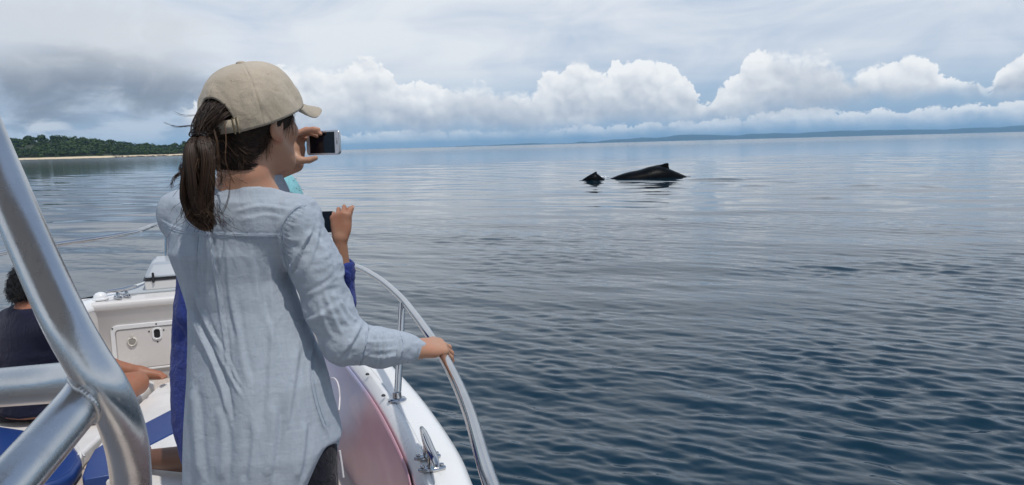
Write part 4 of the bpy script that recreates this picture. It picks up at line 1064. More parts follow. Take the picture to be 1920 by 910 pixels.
# ------------------------------------------------------------------ the woman
M['skin'] = mat_skin('skin_light', (0.45, 0.255, 0.165))
M['nail'] = mat_simple('nail', (0.62, 0.34, 0.27), 0.25, coat=0.4)
M['eye'] = mat_simple('eye_white', (0.75, 0.73, 0.70), 0.15)
HY = 27.0
HF = Frame(P(474, 224, 1.72), HY, 0.0)
TY = math.radians(11); TRt = np.array([math.cos(TY), -math.sin(TY), 0]); TFw = np.array([math.sin(TY), math.cos(TY), 0])
def torso_fn(rows, top_cut=None):
    zs = np.array([r[0][2] for r in rows])[::-1]; cx = np.array([r[0][0] for r in rows])[::-1]; cy = np.array([r[0][1] for r in rows])[::-1]
    A = np.array([r[1] for r in rows])[::-1]; B = np.array([r[2] for r in rows])[::-1]
    def f(p):
        z = p[:, 2]; x = p[:, 0]-np.interp(z, zs, cx); y = p[:, 1]-np.interp(z, zs, cy); a = np.interp(z, zs, A); b = np.interp(z, zs, B)
        u = (x*TRt[0]+y*TRt[1])/a; v = (x*TFw[0]+y*TFw[1])/b
        r = (np.abs(u)**2.25+np.abs(v)**2.25)**(1/2.25)
        d = (r-1)*np.minimum(a, b)*0.92
        return np.maximum(d, np.maximum(zs[0]-z, z-zs[-1])).astype(np.float32)
    return f
def build_woman():
    rows = [(P(452, 392, 1.715), 0.118, 0.070), (P(440, 430, 1.72), 0.138, 0.092), (P(432, 470, 1.72), 0.137, 0.100), (P(440, 520, 1.72), 0.123, 0.094), (P(458, 570, 1.72), 0.124, 0.096), (P(472, 636, 1.72), 0.141, 0.112),
            (P(486, 706, 1.72), 0.158, 0.131), (P(492, 770, 1.72), 0.168, 0.142), (P(497, 825, 1.72), 0.175, 0.150), (P(494, 905, 1.72), 0.174, 0.148), (P(494, 960, 1.72), 0.172, 0.146)]
    torso = torso_fn(rows); inner = torso_fn([(c, min(a, 0.150)-0.022, min(b, 0.115)-0.022) for c, a, b in rows])
    Ls = P(332, 402, 1.765); Rs = P(552, 418, 1.69); NB = P(463, 378, 1.705); NT_ = HF.w(0, -0.022, -0.055)
    S = [Rs, P(592, 500, 1.685), P(617, 578, 1.68), P(648, 640, 1.685), P(715, 653, 1.73), P(752, 652, 1.755), P(780, 655, 1.775)]
    SR = [0.058, 0.0535, 0.0495, 0.048, 0.0415, 0.0325, 0.0262]
    Le = P(432, 352, 2.16)
    # hands
    wR = P(778, 655, 1.772); dR = P(827, 648, 1.835)-wR
    palmR, fingR, tipsR = hand_prims(wR, dR, (0.05, -0.35, 1.0), -1, 0.172, [(16, 26, 20), (24, 34, 22), (30, 38, 24), (34, 40, 24)], 0.09, (30, 16, 12))
    PH_C = P(606.5, 268, 2.13)
    wL = P(553, 302, 2.145) + np.array([0, 0, -0.01])
    palmL, fingL, tipsL = hand_prims(wL, (0.10, 0.0, 1.0), (-1, 0.25, 0.1), 1, 0.165, [(78, 6, 4), (70, 25, 12), (72, 30, 15), (74, 32, 15)], 0.03)
    tb = wL + np.array([0.012, -0.028, 0.018]); t1 = P(563, 301, 2.112); t2 = P(580, 300.5, 2.112); t3 = P(592, 296.5, 2.112)
    palmL[-1] = (tb, t1, 0.013, 0.0105); fingL[-2] = (t1, t2, 0.0100, 0.0088); fingL[-1] = (t2, t3, 0.0088, 0.0070)
    # index finger lies along the top edge of the phone
    i0 = palmL[0][1]; fingL[0] = (i0, P(574, 244.5, 2.125), 0.009, 0.0082); fingL[1] = (P(574, 244.5, 2.125), P(588, 242.5, 2.12), 0.0080, 0.0072); fingL[2] = (P(588, 242.5, 2.12), P(597, 243.0, 2.118), 0.0071, 0.0060)
    head = head_sdf(HF)
    neck = chain([(NT_, HF.w(0, -0.035, -0.12), 0.047, 0.048), (HF.w(0, -0.035, -0.12), NB, 0.048, 0.058), (NB, Ls*0.55+NB*0.45, 0.052, 0.034), (NB, Rs*0.62+NB*0.38, 0.055, 0.042)], 0.035)
    armR = chain([(S[i], S[i+1], SR[i]*0.80, SR[i+1]*0.80) for i in range(5)] + [(S[5], wR, 0.0262, 0.0235)], 0.02)
    armL = chain([(Ls+np.array([0.02, 0, 0]), Le, 0.036, 0.036), (Le, wL, 0.034, 0.0215)], 0.02)
    hR = hand_sdf(palmR, fingR); hL = hand_sdf(palmL, fingL)
    hip = P(495, 900, 1.72); hx = TRt*0.088
    feet_z = DZ
    def legs(p):
        d = None
        for s in (-1, 1):
            h = hip+hx*s; kn = np.array([h[0]+0.01*s, h[1]+0.02, DZ+0.46]); an = np.array([h[0]+0.015*s, h[1]-0.02, DZ+0.085]); toe = an+TFw*0.15+np.array([0.02*s, 0, -0.052])
            for e in (cone(p, h, kn, 0.074, 0.052), cone(p, kn, an, 0.052, 0.036), cone(p, an-TFw*0.03-np.array([0, 0, 0.04]), toe, 0.036, 0.028)):
                d = e if d is None else smin(d, e, 0.03)
        return d
    legs_b = boxed(legs, hip-np.array([0.3, 0.3, 0.8]), hip+np.array([0.3, 0.35, 0.1]))
    inner_b = boxed(inner, rows[-1][0]-np.array([0.25, 0.25, 0]), rows[0][0]+np.array([0.25, 0.25, 0.02]))
    def body(p):
        d = smin(head(p), neck(p), 0.03); d = smin(d, inner_b(p), 0.04)
        d = smin(d, armR(p), 0.03); d = smin(d, armL(p), 0.03); d = smin(d, legs_b(p), 0.03)
        d = smin(d, hR(p), 0.008); d = smin(d, hL(p), 0.008); return d
    foot0 = np.array([hip[0], hip[1], DZ])
    E = empty('person', foot0); tag(E, 'woman seen from behind in pale blue linen shirt and beige cap, raising a phone', 'person', 'people on the boat')
    V, Q = mesh_sdf(body, foot0-np.array([0.45, 0.45, 0.01]), np.array([foot0[0]+0.62, foot0[1]+0.72, HF.c[2]+0.13]), 0.0034)
    V = relax(V, Q, 1, 0.4)
    b = mesh_obj('body', V, Q, M['skin'], E)
    nails(tipsR, M['nail'], E)
    for s in (-1, 1):
        MB().lathe([(0.0002, -0.012), (0.0085, -0.0085), (0.012, 0), (0.0085, 0.0085), (0.0002, 0.012)], HF.w(s*0.031, 0.080, 0.000), HF.R[1], 16).build('eye', M['eye'], E)
    # ---- shirt
    zside = P(640, 818, 1.72)[2]; zback = P(480, 985, 1.72)[2]; zl = P(350, 985, 1.72)[2]; cc = rows[8][0]
    Lsl = [(Ls+np.array([0.012,0,0]), Le*0.5+Ls*0.5, 0.050, 0.050), (Le*0.5+Ls*0.5, Le, 0.052, 0.050), (Le, wL*0.55+Le*0.45, 0.048, 0.044)]
    slR = chain([(S[i], S[i+1], SR[i], SR[i+1]) for i in range(6)], 0.022); slL = chain(Lsl, 0.02)
    yoke = chain([(NB+np.array([0, 0, -0.016]), Ls+np.array([0.010, 0, 0.002]), 0.062, 0.050), (NB+np.array([0, 0, -0.016]), Rs+np.array([0, 0, 0.002]), 0.062, 0.055)], 0.03)
    neckline = NB + np.array([0.0, 0.0, 0.028])
    nax = unit(np.array([TFw[0]*-0.25, TFw[1]*-0.25, 1.0]))
    CT = P(468, 352, 1.700); cnx = unit(np.array([TFw[0]*0.42+TRt[0]*0.10, TFw[1]*0.42+TRt[1]*0.10, 1.0]))
    def shirt(p):
        d = smin(torso(p), yoke(p), 0.055); arm = smin(slR(p), slL(p), 0.01)
        q = p-np.asarray(cc, np.float32); u = q@TRt.astype(np.float32); v = q@TFw.astype(np.float32)
        w = np.clip((u-0.055)/0.11, 0, 1); hem = zback+(zside-zback)*w**1.3
        d = smax(d, (hem-p[:, 2]).astype(np.float32), 0.006)
        d = smin(d, arm, 0.018)
        d = smin(d, cone(p, NB-nax*0.01, CT, 0.078, 0.056), 0.045)
        # front hangs away from the body on the left, hollow fold on the back left side
        c = (p-np.asarray(neckline, np.float32))@nax.astype(np.float32)
        nk = cone(p, NB-nax*0.05, CT+(CT-NB)*2, 0.052, 0.054); d = smax(d, ((p-np.asarray(CT, np.float32))@cnx.astype(np.float32)), 0.004)
        d = smax(d, np.maximum(-nk, -BIG), 0.008)
        return d
    lo = np.array([rows[8][0][0]-0.36, 1.42, zback-0.01]); hi = np.array([S[6][0]+0.06, 2.35, NB[2]+0.10])
    Vs, Qs = mesh_sdf(shirt, lo, hi, 0.0038)
    Vs = relax(Vs, Qs, 3, 0.5); N = vert_normals(Vs, Qs)
    px, py = to_px(Vs)
    back = N@(-TFw) > -0.2
    # hanging cloth: broad soft folds, then creases drawn where the shirt has them
    tq = Vs-cc; u = tq@TRt; zz = Vs[:, 2]
    low = np.clip((P(460, 520, 1.72)[2]-zz)/0.30, 0, 1)
    arm_m = np.clip((px-np.interp(py, [380, 440, 520, 580, 640, 700], [545, 528, 546, 572, 605, 655]))/14, 0, 1)*(py < 705)
    ang = np.arctan2(tq@TFw, u)
    fold = 0.0060*low*np.sin(ang*7.0+1.8*vnoise(np.stack([ang*1.2, zz*2.5, zz*0], -1))*3+zz*2)*(0.6+vnoise(np.stack([ang*2, zz*3+5, zz*0], -1)))
    D = fold*(1-arm_m)
    sq = np.stack([Vs[:, 0]*26, Vs[:, 1]*26, Vs[:, 2]*7], -1)
    rid = 1-np.abs(fbm(sq, 3)*2.2); D += 0.0024*(rid-0.6)*(1-arm_m)*(0.5+0.8*np.clip(vnoise(Vs*5.0)+0.5, 0, 1))
    # sleeve: crinkles across the arm
    ax = np.clip(((Vs-S[0])@(S[3]-S[0]))/np.dot(S[3]-S[0], S[3]-S[0]), 0, 1)
    sa = np.stack([Vs[:, 0]*24, Vs[:, 1]*24, Vs[:, 2]*24], -1); rs = 1-np.abs(fbm(sa*np.array([0.8, 1, 1.3]), 3)*2.0)
    D += 0.0048*(rs-0.6)*arm_m
    F = [([(300, 413), (330, 427), (366, 435), (440, 440), (513, 441), (527, 440)], 2.6, 0.0022),            # yoke seam
         ([(567, 384), (550, 394), (533, 414), (524, 438), (528, 466), (534, 490), (541, 515)], 3.2, 0.0035),  # armhole
         ([(397, 437), (400, 475), (410, 540), (424, 640), (430, 700)], 3.5, 0.0045), ([(372, 437), (369, 500), (372, 560)], 3.5, -0.0030),
         ([(384, 440), (384, 500), (390, 560)], 4.0, 0.0018),
         ([(352, 548), (372, 606), (398, 665), (420, 725), (432, 790)], 6.0, 0.0075), ([(362, 535), (384, 592), (410, 650), (436, 705)], 4.0, 0.0035), ([(378, 560), (396, 615), (425, 668), (450, 720)], 3.5, 0.0028),
         ([(398, 640), (424, 690), (455, 742)], 4.0, 0.0030), ([(440, 560), (452, 640), (470, 720)], 8.0, 0.0030), ([(500, 500), (504, 600), (500, 700), (492, 800)], 9.0, -0.0030), ([(470, 465), (490, 560), (520, 650)], 8.0, 0.0022),
         ([(560, 650), (552, 720), (540, 800)], 8.0, 0.0035), ([(590, 622), (580, 690), (596, 770), (616, 815)], 3.5, 0.0040), ([(600, 630), (612, 700), (630, 775), (645, 820)], 4.0, 0.0035),
         ([(585, 433), (566, 468), (545, 513)], 4.0, 0.0055), ([(600, 425), (590, 470), (570, 520)], 5.0, 0.0025), ([(545, 520), (562, 560), (575, 590)], 5.0, 0.0030),
         ([(611, 548), (622, 580), (642, 625)], 4.0, 0.0030), ([(628, 548), (636, 575), (655, 612)], 4.5, 0.0022), ([(600, 560), (606, 590), (622, 630)], 5.0, 0.0024), ([(640, 560), (655, 585), (672, 605)], 3.5, 0.0024),
         ([(570, 555), (600, 540), (628, 520)], 5.0, 0.0022), ([(560, 600), (590, 595), (625, 575)], 6.0, 0.0025), ([(590, 440), (612, 470), (624, 500)], 7.0, 0.0025),
         ([(690, 615), (684, 645), (672, 690)], 4.0, 0.0055), ([(676, 612), (662, 640), (640, 668)], 5.0, 0.0040), ([(702, 622), (712, 650), (708, 688)], 3.5, 0.0040), ([(716, 620), (724, 650), (718, 686)], 3.0, 0.0032),
         ([(736, 624), (744, 650), (735, 682)], 3.0, 0.0035), ([(748, 625), (754, 650), (747, 678)], 3.0, 0.0045), ([(690, 640), (715, 640), (742, 638)], 3.0, 0.0018), ([(700, 655), (722, 655), (748, 652)], 3.0, 0.0020), ([(690, 668), (720, 668), (745, 664)], 3.0, 0.0018),
         ([(340, 470), (352, 520), (362, 560)], 7.0, 0.0030), ([(420, 470), (426, 560), (446, 640)], 7.0, -0.0028), ([(365, 730), (372, 800), (380, 900)], 9.0, 0.0045), ([(415, 760), (422, 830), (420, 905)], 10.0, 0.0045), ([(520, 760), (515, 830), (505, 905)], 10.0, 0.0050), ([(470, 790), (468, 850), (462, 905)], 9.0, -0.0035),
         ([(575, 790), (570, 850), (560, 900)], 8.0, 0.0040), ([(330, 372), (360, 385), (400, 382)], 6.0, 0.0020), ([(440, 395), (490, 385), (545, 392)], 5.0, 0.0022), ([(455, 410), (500, 402), (530, 408)], 4.0, 0.0016)]
    # puckers along the armhole and the yoke
    for i in range(13):
        t = i/12; a = np.array([np.interp(t, [0, .4, 1], [562, 534, 530]), np.interp(t, [0, .4, 1], [386, 412, 480])]); F.append(([tuple(a), tuple(a+np.array([11+3*(i % 3), 5+6*t]))], 2.0, 0.0020 if i % 2 else 0.0014))
    D += 1.30*fold_field(Vs, N, F)
    # hem is turned and stitched
    Vs = Vs + N*D[:, None]
    M['linen'] = mat_cloth('blue_linen', (0.44, 0.49, 0.55), (0.32, 0.37, 0.435), thr=0.45, sheen=0.0, crease=0.10)
    sh = mesh_obj('shirt', Vs, Qs, M['linen'], E)
    # seams: thin raised lines of stitching laid on the cloth
    from mathutils.bvhtree import BVHTree
    bv = BVHTree.FromPolygons([tuple(v) for v in Vs], [tuple(q) for q in Qs])
    def on_cloth(px, py):
        d = unit(ray(px, py)); h_, n_, _, _ = bv.ray_cast(Vector(CAM), Vector(d)); return (np.array(h_), np.array(n_)) if h_ is not None else None
    seam_m = mat_cloth('seam_linen', (0.40, 0.46, 0.54), (0.30, 0.365, 0.45), thr=0.4, sheen=0.0)
    def seam(pts, r=0.0011, lift=0.0002):
        pl = resample(spline([(*p, 0) for p in pts], 10), 60); out_ = []
        for p in pl:
            hq = on_cloth(p[0], p[1])
            if hq is not None and (not out_ or np.linalg.norm(hq[0]-out_[-1]) < 0.05): out_.append(hq[0]+hq[1]*lift)
        if len(out_) > 4: MB().tube(relax_line(np.array(out_)), r, 6).build('seam', seam_m, sh)
    def relax_line(A):
        for _ in range(2): A[1:-1] = (A[:-2]+2*A[1:-1]+A[2:])/4
        return A
    for dy in (0, 7):
        seam([(306, 415+dy), (330, 427+dy), (366, 434+dy), (440, 439+dy), (513, 440+dy), (526, 439+dy)])
    for dx in (0, 7): seam([(567+dx, 385), (550+dx, 394), (533+dx, 414), (524+dx, 438), (528+dx, 466), (534+dx, 490), (541+dx, 513)])
    seam([(397, 441), (399, 475), (405, 515), (412, 545)], 0.0014); seam([(372, 439), (370, 470), (369, 500)], 0.0012)
    for dx in (0, 6): seam([(588+dx, 640), (581+dx, 690), (590+dx, 750), (606+dx, 800)], 0.0010)
    seam([(687, 622), (685, 650), (674, 688)], 0.0013); seam([(751, 628), (756, 650), (750, 676)], 0.0011)
    seam([(593, 890), (606, 858), (622, 838), (641, 824)], 0.0012)
    # standing collar band
    ring = []
    for k in range(48):
        a = 2*PI*k/48; o = TRt*math.cos(a)*0.0550+TFw*math.sin(a)*0.0550
        ring.append(CT + o - np.array([0, 0, np.dot(o, cnx)/cnx[2] + 0.004]))
    rg = np.array(ring+[ring[0]]); band = []
    for k in range(49):
        o = unit((rg[k]-CT)*np.array([1, 1, 0])); band.append([rg[k]+o*0.003-np.array([0, 0, 0.008]), rg[k]+o*0.0045, rg[k]+np.array([0, 0, 0.008])+o*0.002, rg[k]+np.array([0, 0, 0.0085])-o*0.001, rg[k]-o*0.001])
    MB().grid(np.array(band)).build('collar_band', M['linen'], sh, auto=False)
    # open front of the collar standing up beside the neck
    fl = np.array([[P(512, 322, 1.83), P(518, 318, 1.84), P(525, 320, 1.845)], [P(512, 332, 1.82), P(521, 330, 1.845), P(531, 332, 1.85)], [P(511, 345, 1.81), P(524, 344, 1.84), P(539, 347, 1.845)], [P(512, 360, 1.80), P(530, 359, 1.83), P(546, 362, 1.83)], [P(514, 376, 1.79), P(530, 374, 1.81), P(541, 371, 1.82)]])
    o = MB().grid(fl).build('collar_flap', M['linen'], sh, auto=False); s_ = o.modifiers.new('s', 'SUBSURF'); s_.levels = s_.render_levels = 3; s_ = o.modifiers.new('t', 'SOLIDIFY'); s_.thickness = 0.003
    cuffp = [S[6]+unit(S[6]-S[5])*x for x in (-0.020, -0.018, -0.002, 0.0, 0.0005, -0.004)]
    MB().tube(cuffp, [0.0268, 0.0278, 0.0280, 0.0272, 0.0250, 0.0240], 40, cap=False).build('cuff', M['linen'], sh)
    # ---- trousers and shoes
    M['trouser'] = mat_cloth('dark_trousers', (0.016, 0.017, 0.026), (0.010, 0.011, 0.018), crumple=0.5, sheen=0.1)
    def pants(p):
        d = None
        for s in (-1, 1):
            h = hip+hx*s+np.array([0, 0, 0.10]); kn = np.array([h[0]+0.01*s, h[1]+0.02, DZ+0.46]); an = np.array([h[0]+0.015*s, h[1]-0.02, DZ+0.10])
            for e in (cone(p, h, kn, 0.093, 0.066), cone(p, kn, an, 0.066, 0.052)): d = e if d is None else smin(d, e, 0.03)
        return smax(d, (DZ+0.09-p[:, 2]).astype(np.float32), 0.004)
    Vp, Qp = mesh_sdf(pants, foot0-np.array([0.26, 0.25, -0.05]), np.array([foot0[0]+0.26, foot0[1]+0.25, hip[2]+0.12]), 0.009)
    Np = vert_normals(Vp, Qp); Vp = relax(Vp, Qp, 1)+Np*(0.006*fbm(Vp*np.array([14, 14, 9]), 3))[:, None]
    pt = mesh_obj('trousers', Vp, Qp, M['trouser'], E)
    m = MB(); dbl = P(643, 862, 1.66)
    m.tube([P(637, 845, 1.655), P(641, 870, 1.655), P(644, 895, 1.655)], 0.0022, 8); m.build('pocket_trim', mat_simple('white_trim', (0.7, 0.7, 0.7), 0.5), pt)
    for s in (-1, 1):
        h = hip+hx*s; an = np.array([h[0]+0.015*s, h[1]-0.02, DZ+0.06])
        m = MB(); m.tube([an-TFw*0.065+np.array([0, 0, -0.02]), an-TFw*0.03, an+TFw*0.06-np.array([0, 0, 0.012]), an+TFw*0.14-np.array([0, 0, 0.022]), an+TFw*0.175-np.array([0, 0, 0.03])], [0.028, 0.042, 0.042, 0.038, 0.02], 16, flat=0.9); m.build('shoe', M['rubber'], E)
    return E, tipsL
WOMAN, _ = build_woman()

# ---- cap
def build_cap(E, fr, nm, cols):
    mt, T, bs, _ = material(nm+'_twill')
    pos = T.n('ShaderNodeTexCoord').outputs['Object']; crs = T.m('MULTIPLY', T.m('ABSOLUTE', T.m('SUBTRACT', T.noise(pos, 13.0, 3.0, 0.5, 2.0, 0.8), 0.5)), -2.2); n1 = T.noise(pos, 16.0, 5.0, 0.62); n2 = T.noise(pos, 5.0, 3.0, 0.5); tw = T.noise(T.v('MULTIPLY', pos, (1, 1, 0.35)), 800.0, 2.0, 0.5)
    pset(T, bs, color=T.mix(T.ss(T.m('ADD', n2, T.m('MULTIPLY', T.m('SUBTRACT', tw, 0.5), 0.5)), 0.25, 0.75), cols[0], cols[1]), rough=0.9, spec=0.12, sheen=0.15, normal=bump(T, T.m('ADD', T.m('ADD', n1, T.m('MULTIPLY', crs, 0.7)), T.m('MULTIPLY', tw, 0.16)), 0.50, 0.008))
    a, b, h = 0.0985, 0.119, 0.108
    z0 = 0.012
    nt, nv = 400, 46
    th = np.linspace(0, 2*PI, nt, endpoint=False); V = np.zeros((nt, nv, 3))
    def surf(t, v):
        """t azimuth (0 front, +right), v 0 rim .. 1 crown"""
        r = np.cos(v*PI/2)**0.66; zz = np.sin(v*PI/2)
        back = 0.5-0.5*np.cos(t); lower = -0.020*back
        x = a*r*np.sin(t)*(1-0.02*np.cos(t)); y = b*r*np.cos(t)*(1.0-0.03*zz*(np.cos(t) > 0)); z = z0 + lower*(1-v) + h*zz
        # six panels bulge slightly between their seams
        s = np.abs(((t/(PI/3)) % 1.0)-0.5)*2; dist = (1-s)*r*(PI/6)*a
        g = -0.0013*np.exp(-(dist/0.0012)**2) + 0.0007*np.exp(-((dist-0.0045)/0.0015)**2) + 0.0016*(1-s)*0
        p = np.stack([x, y, z], -1)
        wr = 0.0062*fbm(p*np.array([20, 20, 13])+3, 4)+0.0050*(0.3-np.abs(fbm(p*np.array([16, 16, 9])+1, 3)))+0.0048*fbm(p*np.array([55, 55, 16])+9, 2)*np.exp(-((v-0.35)/0.35)**2)
        k = np.sin(np.clip(1.0-v, 0, 1)*PI/2)
        return p + np.stack([np.sin(t), np.cos(t), 0.35+0*t], -1)*((g+wr*k)[..., None])
    half = math.radians(33)
    def edge(t):
        d = np.abs(((t-PI+PI) % (2*PI))-PI) if False else np.abs(t-PI)
        q = np.clip(1-(d/half)**2, 0, 1); return 0.42*np.sqrt(q)*(d < half)
    e = edge(th)
    for j in range(nv):
        v = e + (0.995-e)*(j/(nv-1)); V[:, j] = surf(th, v)
    til = math.radians(13)
    def tilt(A):
        A = np.asarray(A, float); y, z = A[..., 1], A[..., 2]; return fr.W(np.stack([A[..., 0], y*math.cos(til)-z*math.sin(til)*0.9, z*math.cos(til)+y*math.sin(til)], -1))
    cap = MB().grid(tilt(V), closed_u=True).build('cap', mt, E, auto=False)
    so_ = cap.modifiers.new('t', 'SOLIDIFY'); so_.thickness = 0.0022; so_.offset = -1
    # bound edge of the opening and the rim
    bt = np.linspace(PI-half, PI+half, 60); ed = surf(bt, edge(bt)); MB().tube(tilt(ed), 0.0018, 8).build('binding', mt, cap)
    rt = np.concatenate([np.linspace(PI+half, 2*PI, 90), np.linspace(0, PI-half, 90)]); MB().tube(tilt(surf(rt, 0*rt)), 0.0015, 8).build('binding', mt, cap)
    # double stitched seams
    for k in range(6):
        for o in (-0.055, 0.055):
            vs = np.linspace(0.02 if k != 3 else 0.44, 0.93, 60); ts = k*PI/3 + o/(np.cos(vs*PI/2)**0.66+0.12)*0.9
            line = surf(ts, vs)*1.002; cen = np.array([0, 0, z0+0.03]); out_ = line-cen; line = line + out_/np.linalg.norm(out_, axis=1)[:, None]*0.0006
            MB().tube(tilt(line), 0.0006, 5).build('stitching', mt, cap)
    # eyelets and button
    em = MB()
    for k in range(6):
        t = (k+0.5)*PI/3; p = surf(np.array([t]), np.array([0.60]))[0]; nrm = unit(p-np.array([0, 0, z0+0.01])); q = tilt(p[None])[0]; q2 = tilt((p+nrm*0.01)[None])[0]; ax = unit(q2-q)
        u = unit(np.cross(ax, [0.2, 0.5, 0.8])); w = np.cross(ax, u)
        MB().tube([q+ax*0.0012+(u*math.cos(x)+w*math.sin(x))*0.0034 for x in np.linspace(0, 2*PI, 17)], 0.0013, 6, cap=False).build('eyelet', mt, cap)
        MB().lathe([(0.0022, 0), (0.0022, 0.0012)], q+ax*0.0002, ax, 10).build('eyelet_hole', M['rubber'], cap)
    top = tilt(np.array([[0, 0, z0+h]]))[0]; up = unit(tilt(np.array([[0, 0, z0+h+0.01]]))[0]-top)
    MB().lathe([(0.0098, -0.001), (0.0102, 0.002), (0.0085, 0.0048), (0.004, 0.0062), (0.0005, 0.0064)], top, up, 20).build('button', mt, cap)
    # brim
    nu, nw = 41, 14; Bm = np.zeros((nu, nw, 3)); tu = np.linspace(-1.12, 1.12, nu)
    base = surf(tu, 0*tu)
    for i in range(nu):
        s = i/(nu-1)*2-1; L = 0.074*(max(0.0, 1-abs(s)**2.6))**0.55
        for j in range(nw):
            v = j/(nw-1); x = base[i, 0]*(1-0.10*v); y = base[i, 1] + L*v
            Bm[i, j] = (x, y, base[i, 2]-0.001 - 0.30*L*v - 7.5*(x*x)*min(1.0, v*L/0.05)*0.55)
    br = MB().grid(tilt(Bm)).build('brim', mt, cap, auto=False); s_ = br.modifiers.new('t', 'SOLIDIFY'); s_.thickness = 0.0032; s_.offset = 0
    # strap with buckle across the opening
    st = np.linspace(PI-half-0.04, PI+half+0.04, 24); lo_ = surf(st, 0*st+0.005); hi_ = surf(st, 0*st+0.145)
    sp = MB().grid(tilt(np.stack([lo_, hi_], 1)*1.012)).build('strap', mt, cap, auto=False); s_ = sp.modifiers.new('t', 'SOLIDIFY'); s_.thickness = 0.002
    for o in (-0.10, -0.02):
        ts = np.array([PI-half+0.09+o]*2); a0 = tilt(surf(ts, np.array([-0.01, 0.16]))*1.03); MB().tube(a0, 0.0016, 8).build('buckle', mat_simple('brass', (0.45, 0.36, 0.22), 0.35, metal=1.0), cap)
    return cap
build_cap(WOMAN, HF, 'beige', ((0.37, 0.315, 0.24), (0.52, 0.45, 0.355)))

# ---- hair
def build_hair(E, fr):
    hm = mat_hair('brown_hair', (0.018, 0.010, 0.007), (0.150, 0.085, 0.048))
    rg = np.random.default_rng(17)
    tie = P(377, 252, 1.585)
    R0 = np.array([0.080, 0.099, 0.092])
    def skull(q, off=0.0):
        """push local points out to the hair surface of the head"""
        c = np.array([0, -0.008, 0.015]); d = q-c; n = np.linalg.norm(d/R0, axis=-1, keepdims=True); return c + d/n*(1+off)
    def base(p):
        q = fr.L(p); d = ell(q, (0, -0.008, 0.015), (0.079, 0.097, 0.090)); d = smin(d, ell(q, (0, -0.053, -0.068), (0.058, 0.042, 0.062)), 0.025)
        # keep only what lies behind the hair line
        cut = np.maximum(q[:, 1]-0.012, q[:, 1]*0.80 - (q[:, 2]-0.004)*0.60 - 0.004).astype(np.float32)
        cut = np.maximum(cut, -(q[:, 2]+0.124)).astype(np.float32)
        return smax(d, cut, 0.012)
    def hair_sdf_l(q):
        q = q.astype(np.float32); d = ell(q, (0, -0.008, 0.015), (0.079, 0.097, 0.090)); return smin(d, ell(q, (0, -0.053, -0.068), (0.058, 0.042, 0.062)), 0.025)
    def hair_out(q, off):
        q = q.copy(); c = np.array([0, -0.02, -0.01])
        for _ in range(4):
            d = hair_sdf_l(q)[:, None]; n = q-c; n /= np.linalg.norm(n, axis=1)[:, None]; q = q + n*(off-d)
        return q
    lo = fr.c-0.14; hi = fr.c+0.14; V, Q = mesh_sdf(base, lo, hi, 0.0045); o = mesh_obj('hair', V, Q, hm, E); add_tint(o, np.full(len(V), 0.03))
    # strands swept from temple and nape to the tie
    tl = fr.L(tie[None])[0]; K = 16; Pa = []; Rr = []
    ns = 3400
    for i in range(ns):
        s = rg.choice([-1, 1], p=[0.35, 0.65])
        k = rg.random()
        if k < 0.30:      # temple and above the ear
            st = np.array([s*rg.uniform(0.068, 0.078), rg.uniform(-0.015, 0.062), rg.uniform(-0.012, 0.035)])
        elif k < 0.75:    # side behind the ear
            st = np.array([s*rg.uniform(0.045, 0.074), rg.uniform(-0.060, -0.008), rg.uniform(-0.060, -0.010)])
        else:             # nape
            st = np.array([s*rg.uniform(0.0, 0.058), rg.uniform(-0.090, -0.040), rg.uniform(-0.124, -0.055)])
        en = tl+rg.normal(0, 0.006, 3); t = np.linspace(0, 1, K)[:, None]
        mid = (st+en)/2 + np.array([0, -0.01, -0.010 if k < 0.5 else 0.006]); q = (1-t)**2*st+2*t*(1-t)*mid+t*t*en
        sk = hair_out(q, rg.uniform(0.0005, 0.005)); w = np.clip((t-0.80)/0.2, 0, 1); q = sk*(1-w)+q*w
        q += 0.0022*np.stack([vnoise(np.stack([t[:, 0]*4+i, t[:, 0]*0+j, t[:, 0]*0], -1)) for j in (0.3, 5.3, 9.3)], -1)
        Pa.append(fr.W(q)); Rr.append(np.full(K, rg.uniform(0.0004, 0.0009)))
    # crown hair pulled down out of the cap opening
    for i in range(1100):
        x0 = np.clip(rg.normal(0, 0.022), -0.036, 0.036); st = skull(np.array([[x0, rg.uniform(-0.10, -0.06), rg.uniform(0.01, 0.055)]]), -0.10)[0]; en = tl+rg.normal(0, 0.007, 3); t = np.linspace(0, 1, K)[:, None]
        mid = (st+en)/2+np.array([x0*0.5, rg.uniform(-0.022, -0.006), 0.010]); q = (1-t)**2*st+2*t*(1-t)*mid+t*t*en
        q += 0.003*np.stack([vnoise(np.stack([t[:, 0]*3+i*0.7, t[:, 0]*0+j, t[:, 0]*0], -1)) for j in (0.3, 5.3, 9.3)], -1)*np.sin(t*PI)
        Pa.append(fr.W(q)); Rr.append(np.full(K, rg.uniform(0.00035, 0.0009)))
    Vv, Qq = strands(np.array(Pa), np.array(Rr)); n_per = K*3
    tint = np.repeat(np.clip(rg.normal(0.16, 0.16, len(Pa)), 0, 1)**1.3, n_per)
    so_ = mesh_obj('swept_hair', Vv, Qq, hm, E); add_tint(so_, tint)
    # ponytail
    spine = spline([tie, P(372, 272, 1.572), P(373, 305, 1.562), P(371, 340, 1.562), P(368, 375, 1.566), P(374, 405, 1.572), P(390, 429, 1.578)], 8)
    wid = np.interp(np.linspace(0, 1, len(spine)), [0, 0.08, 0.25, 0.5, 0.75, 0.92, 1.0], [0.011, 0.021, 0.031, 0.033, 0.027, 0.016, 0.005])
    K = 26; sp = resample(spine, K); wd = np.interp(np.linspace(0, 1, K), np.linspace(0, 1, len(wid)), wid); t = np.linspace(0, 1, K)
    Pa = []; Rr = []; Ti = []
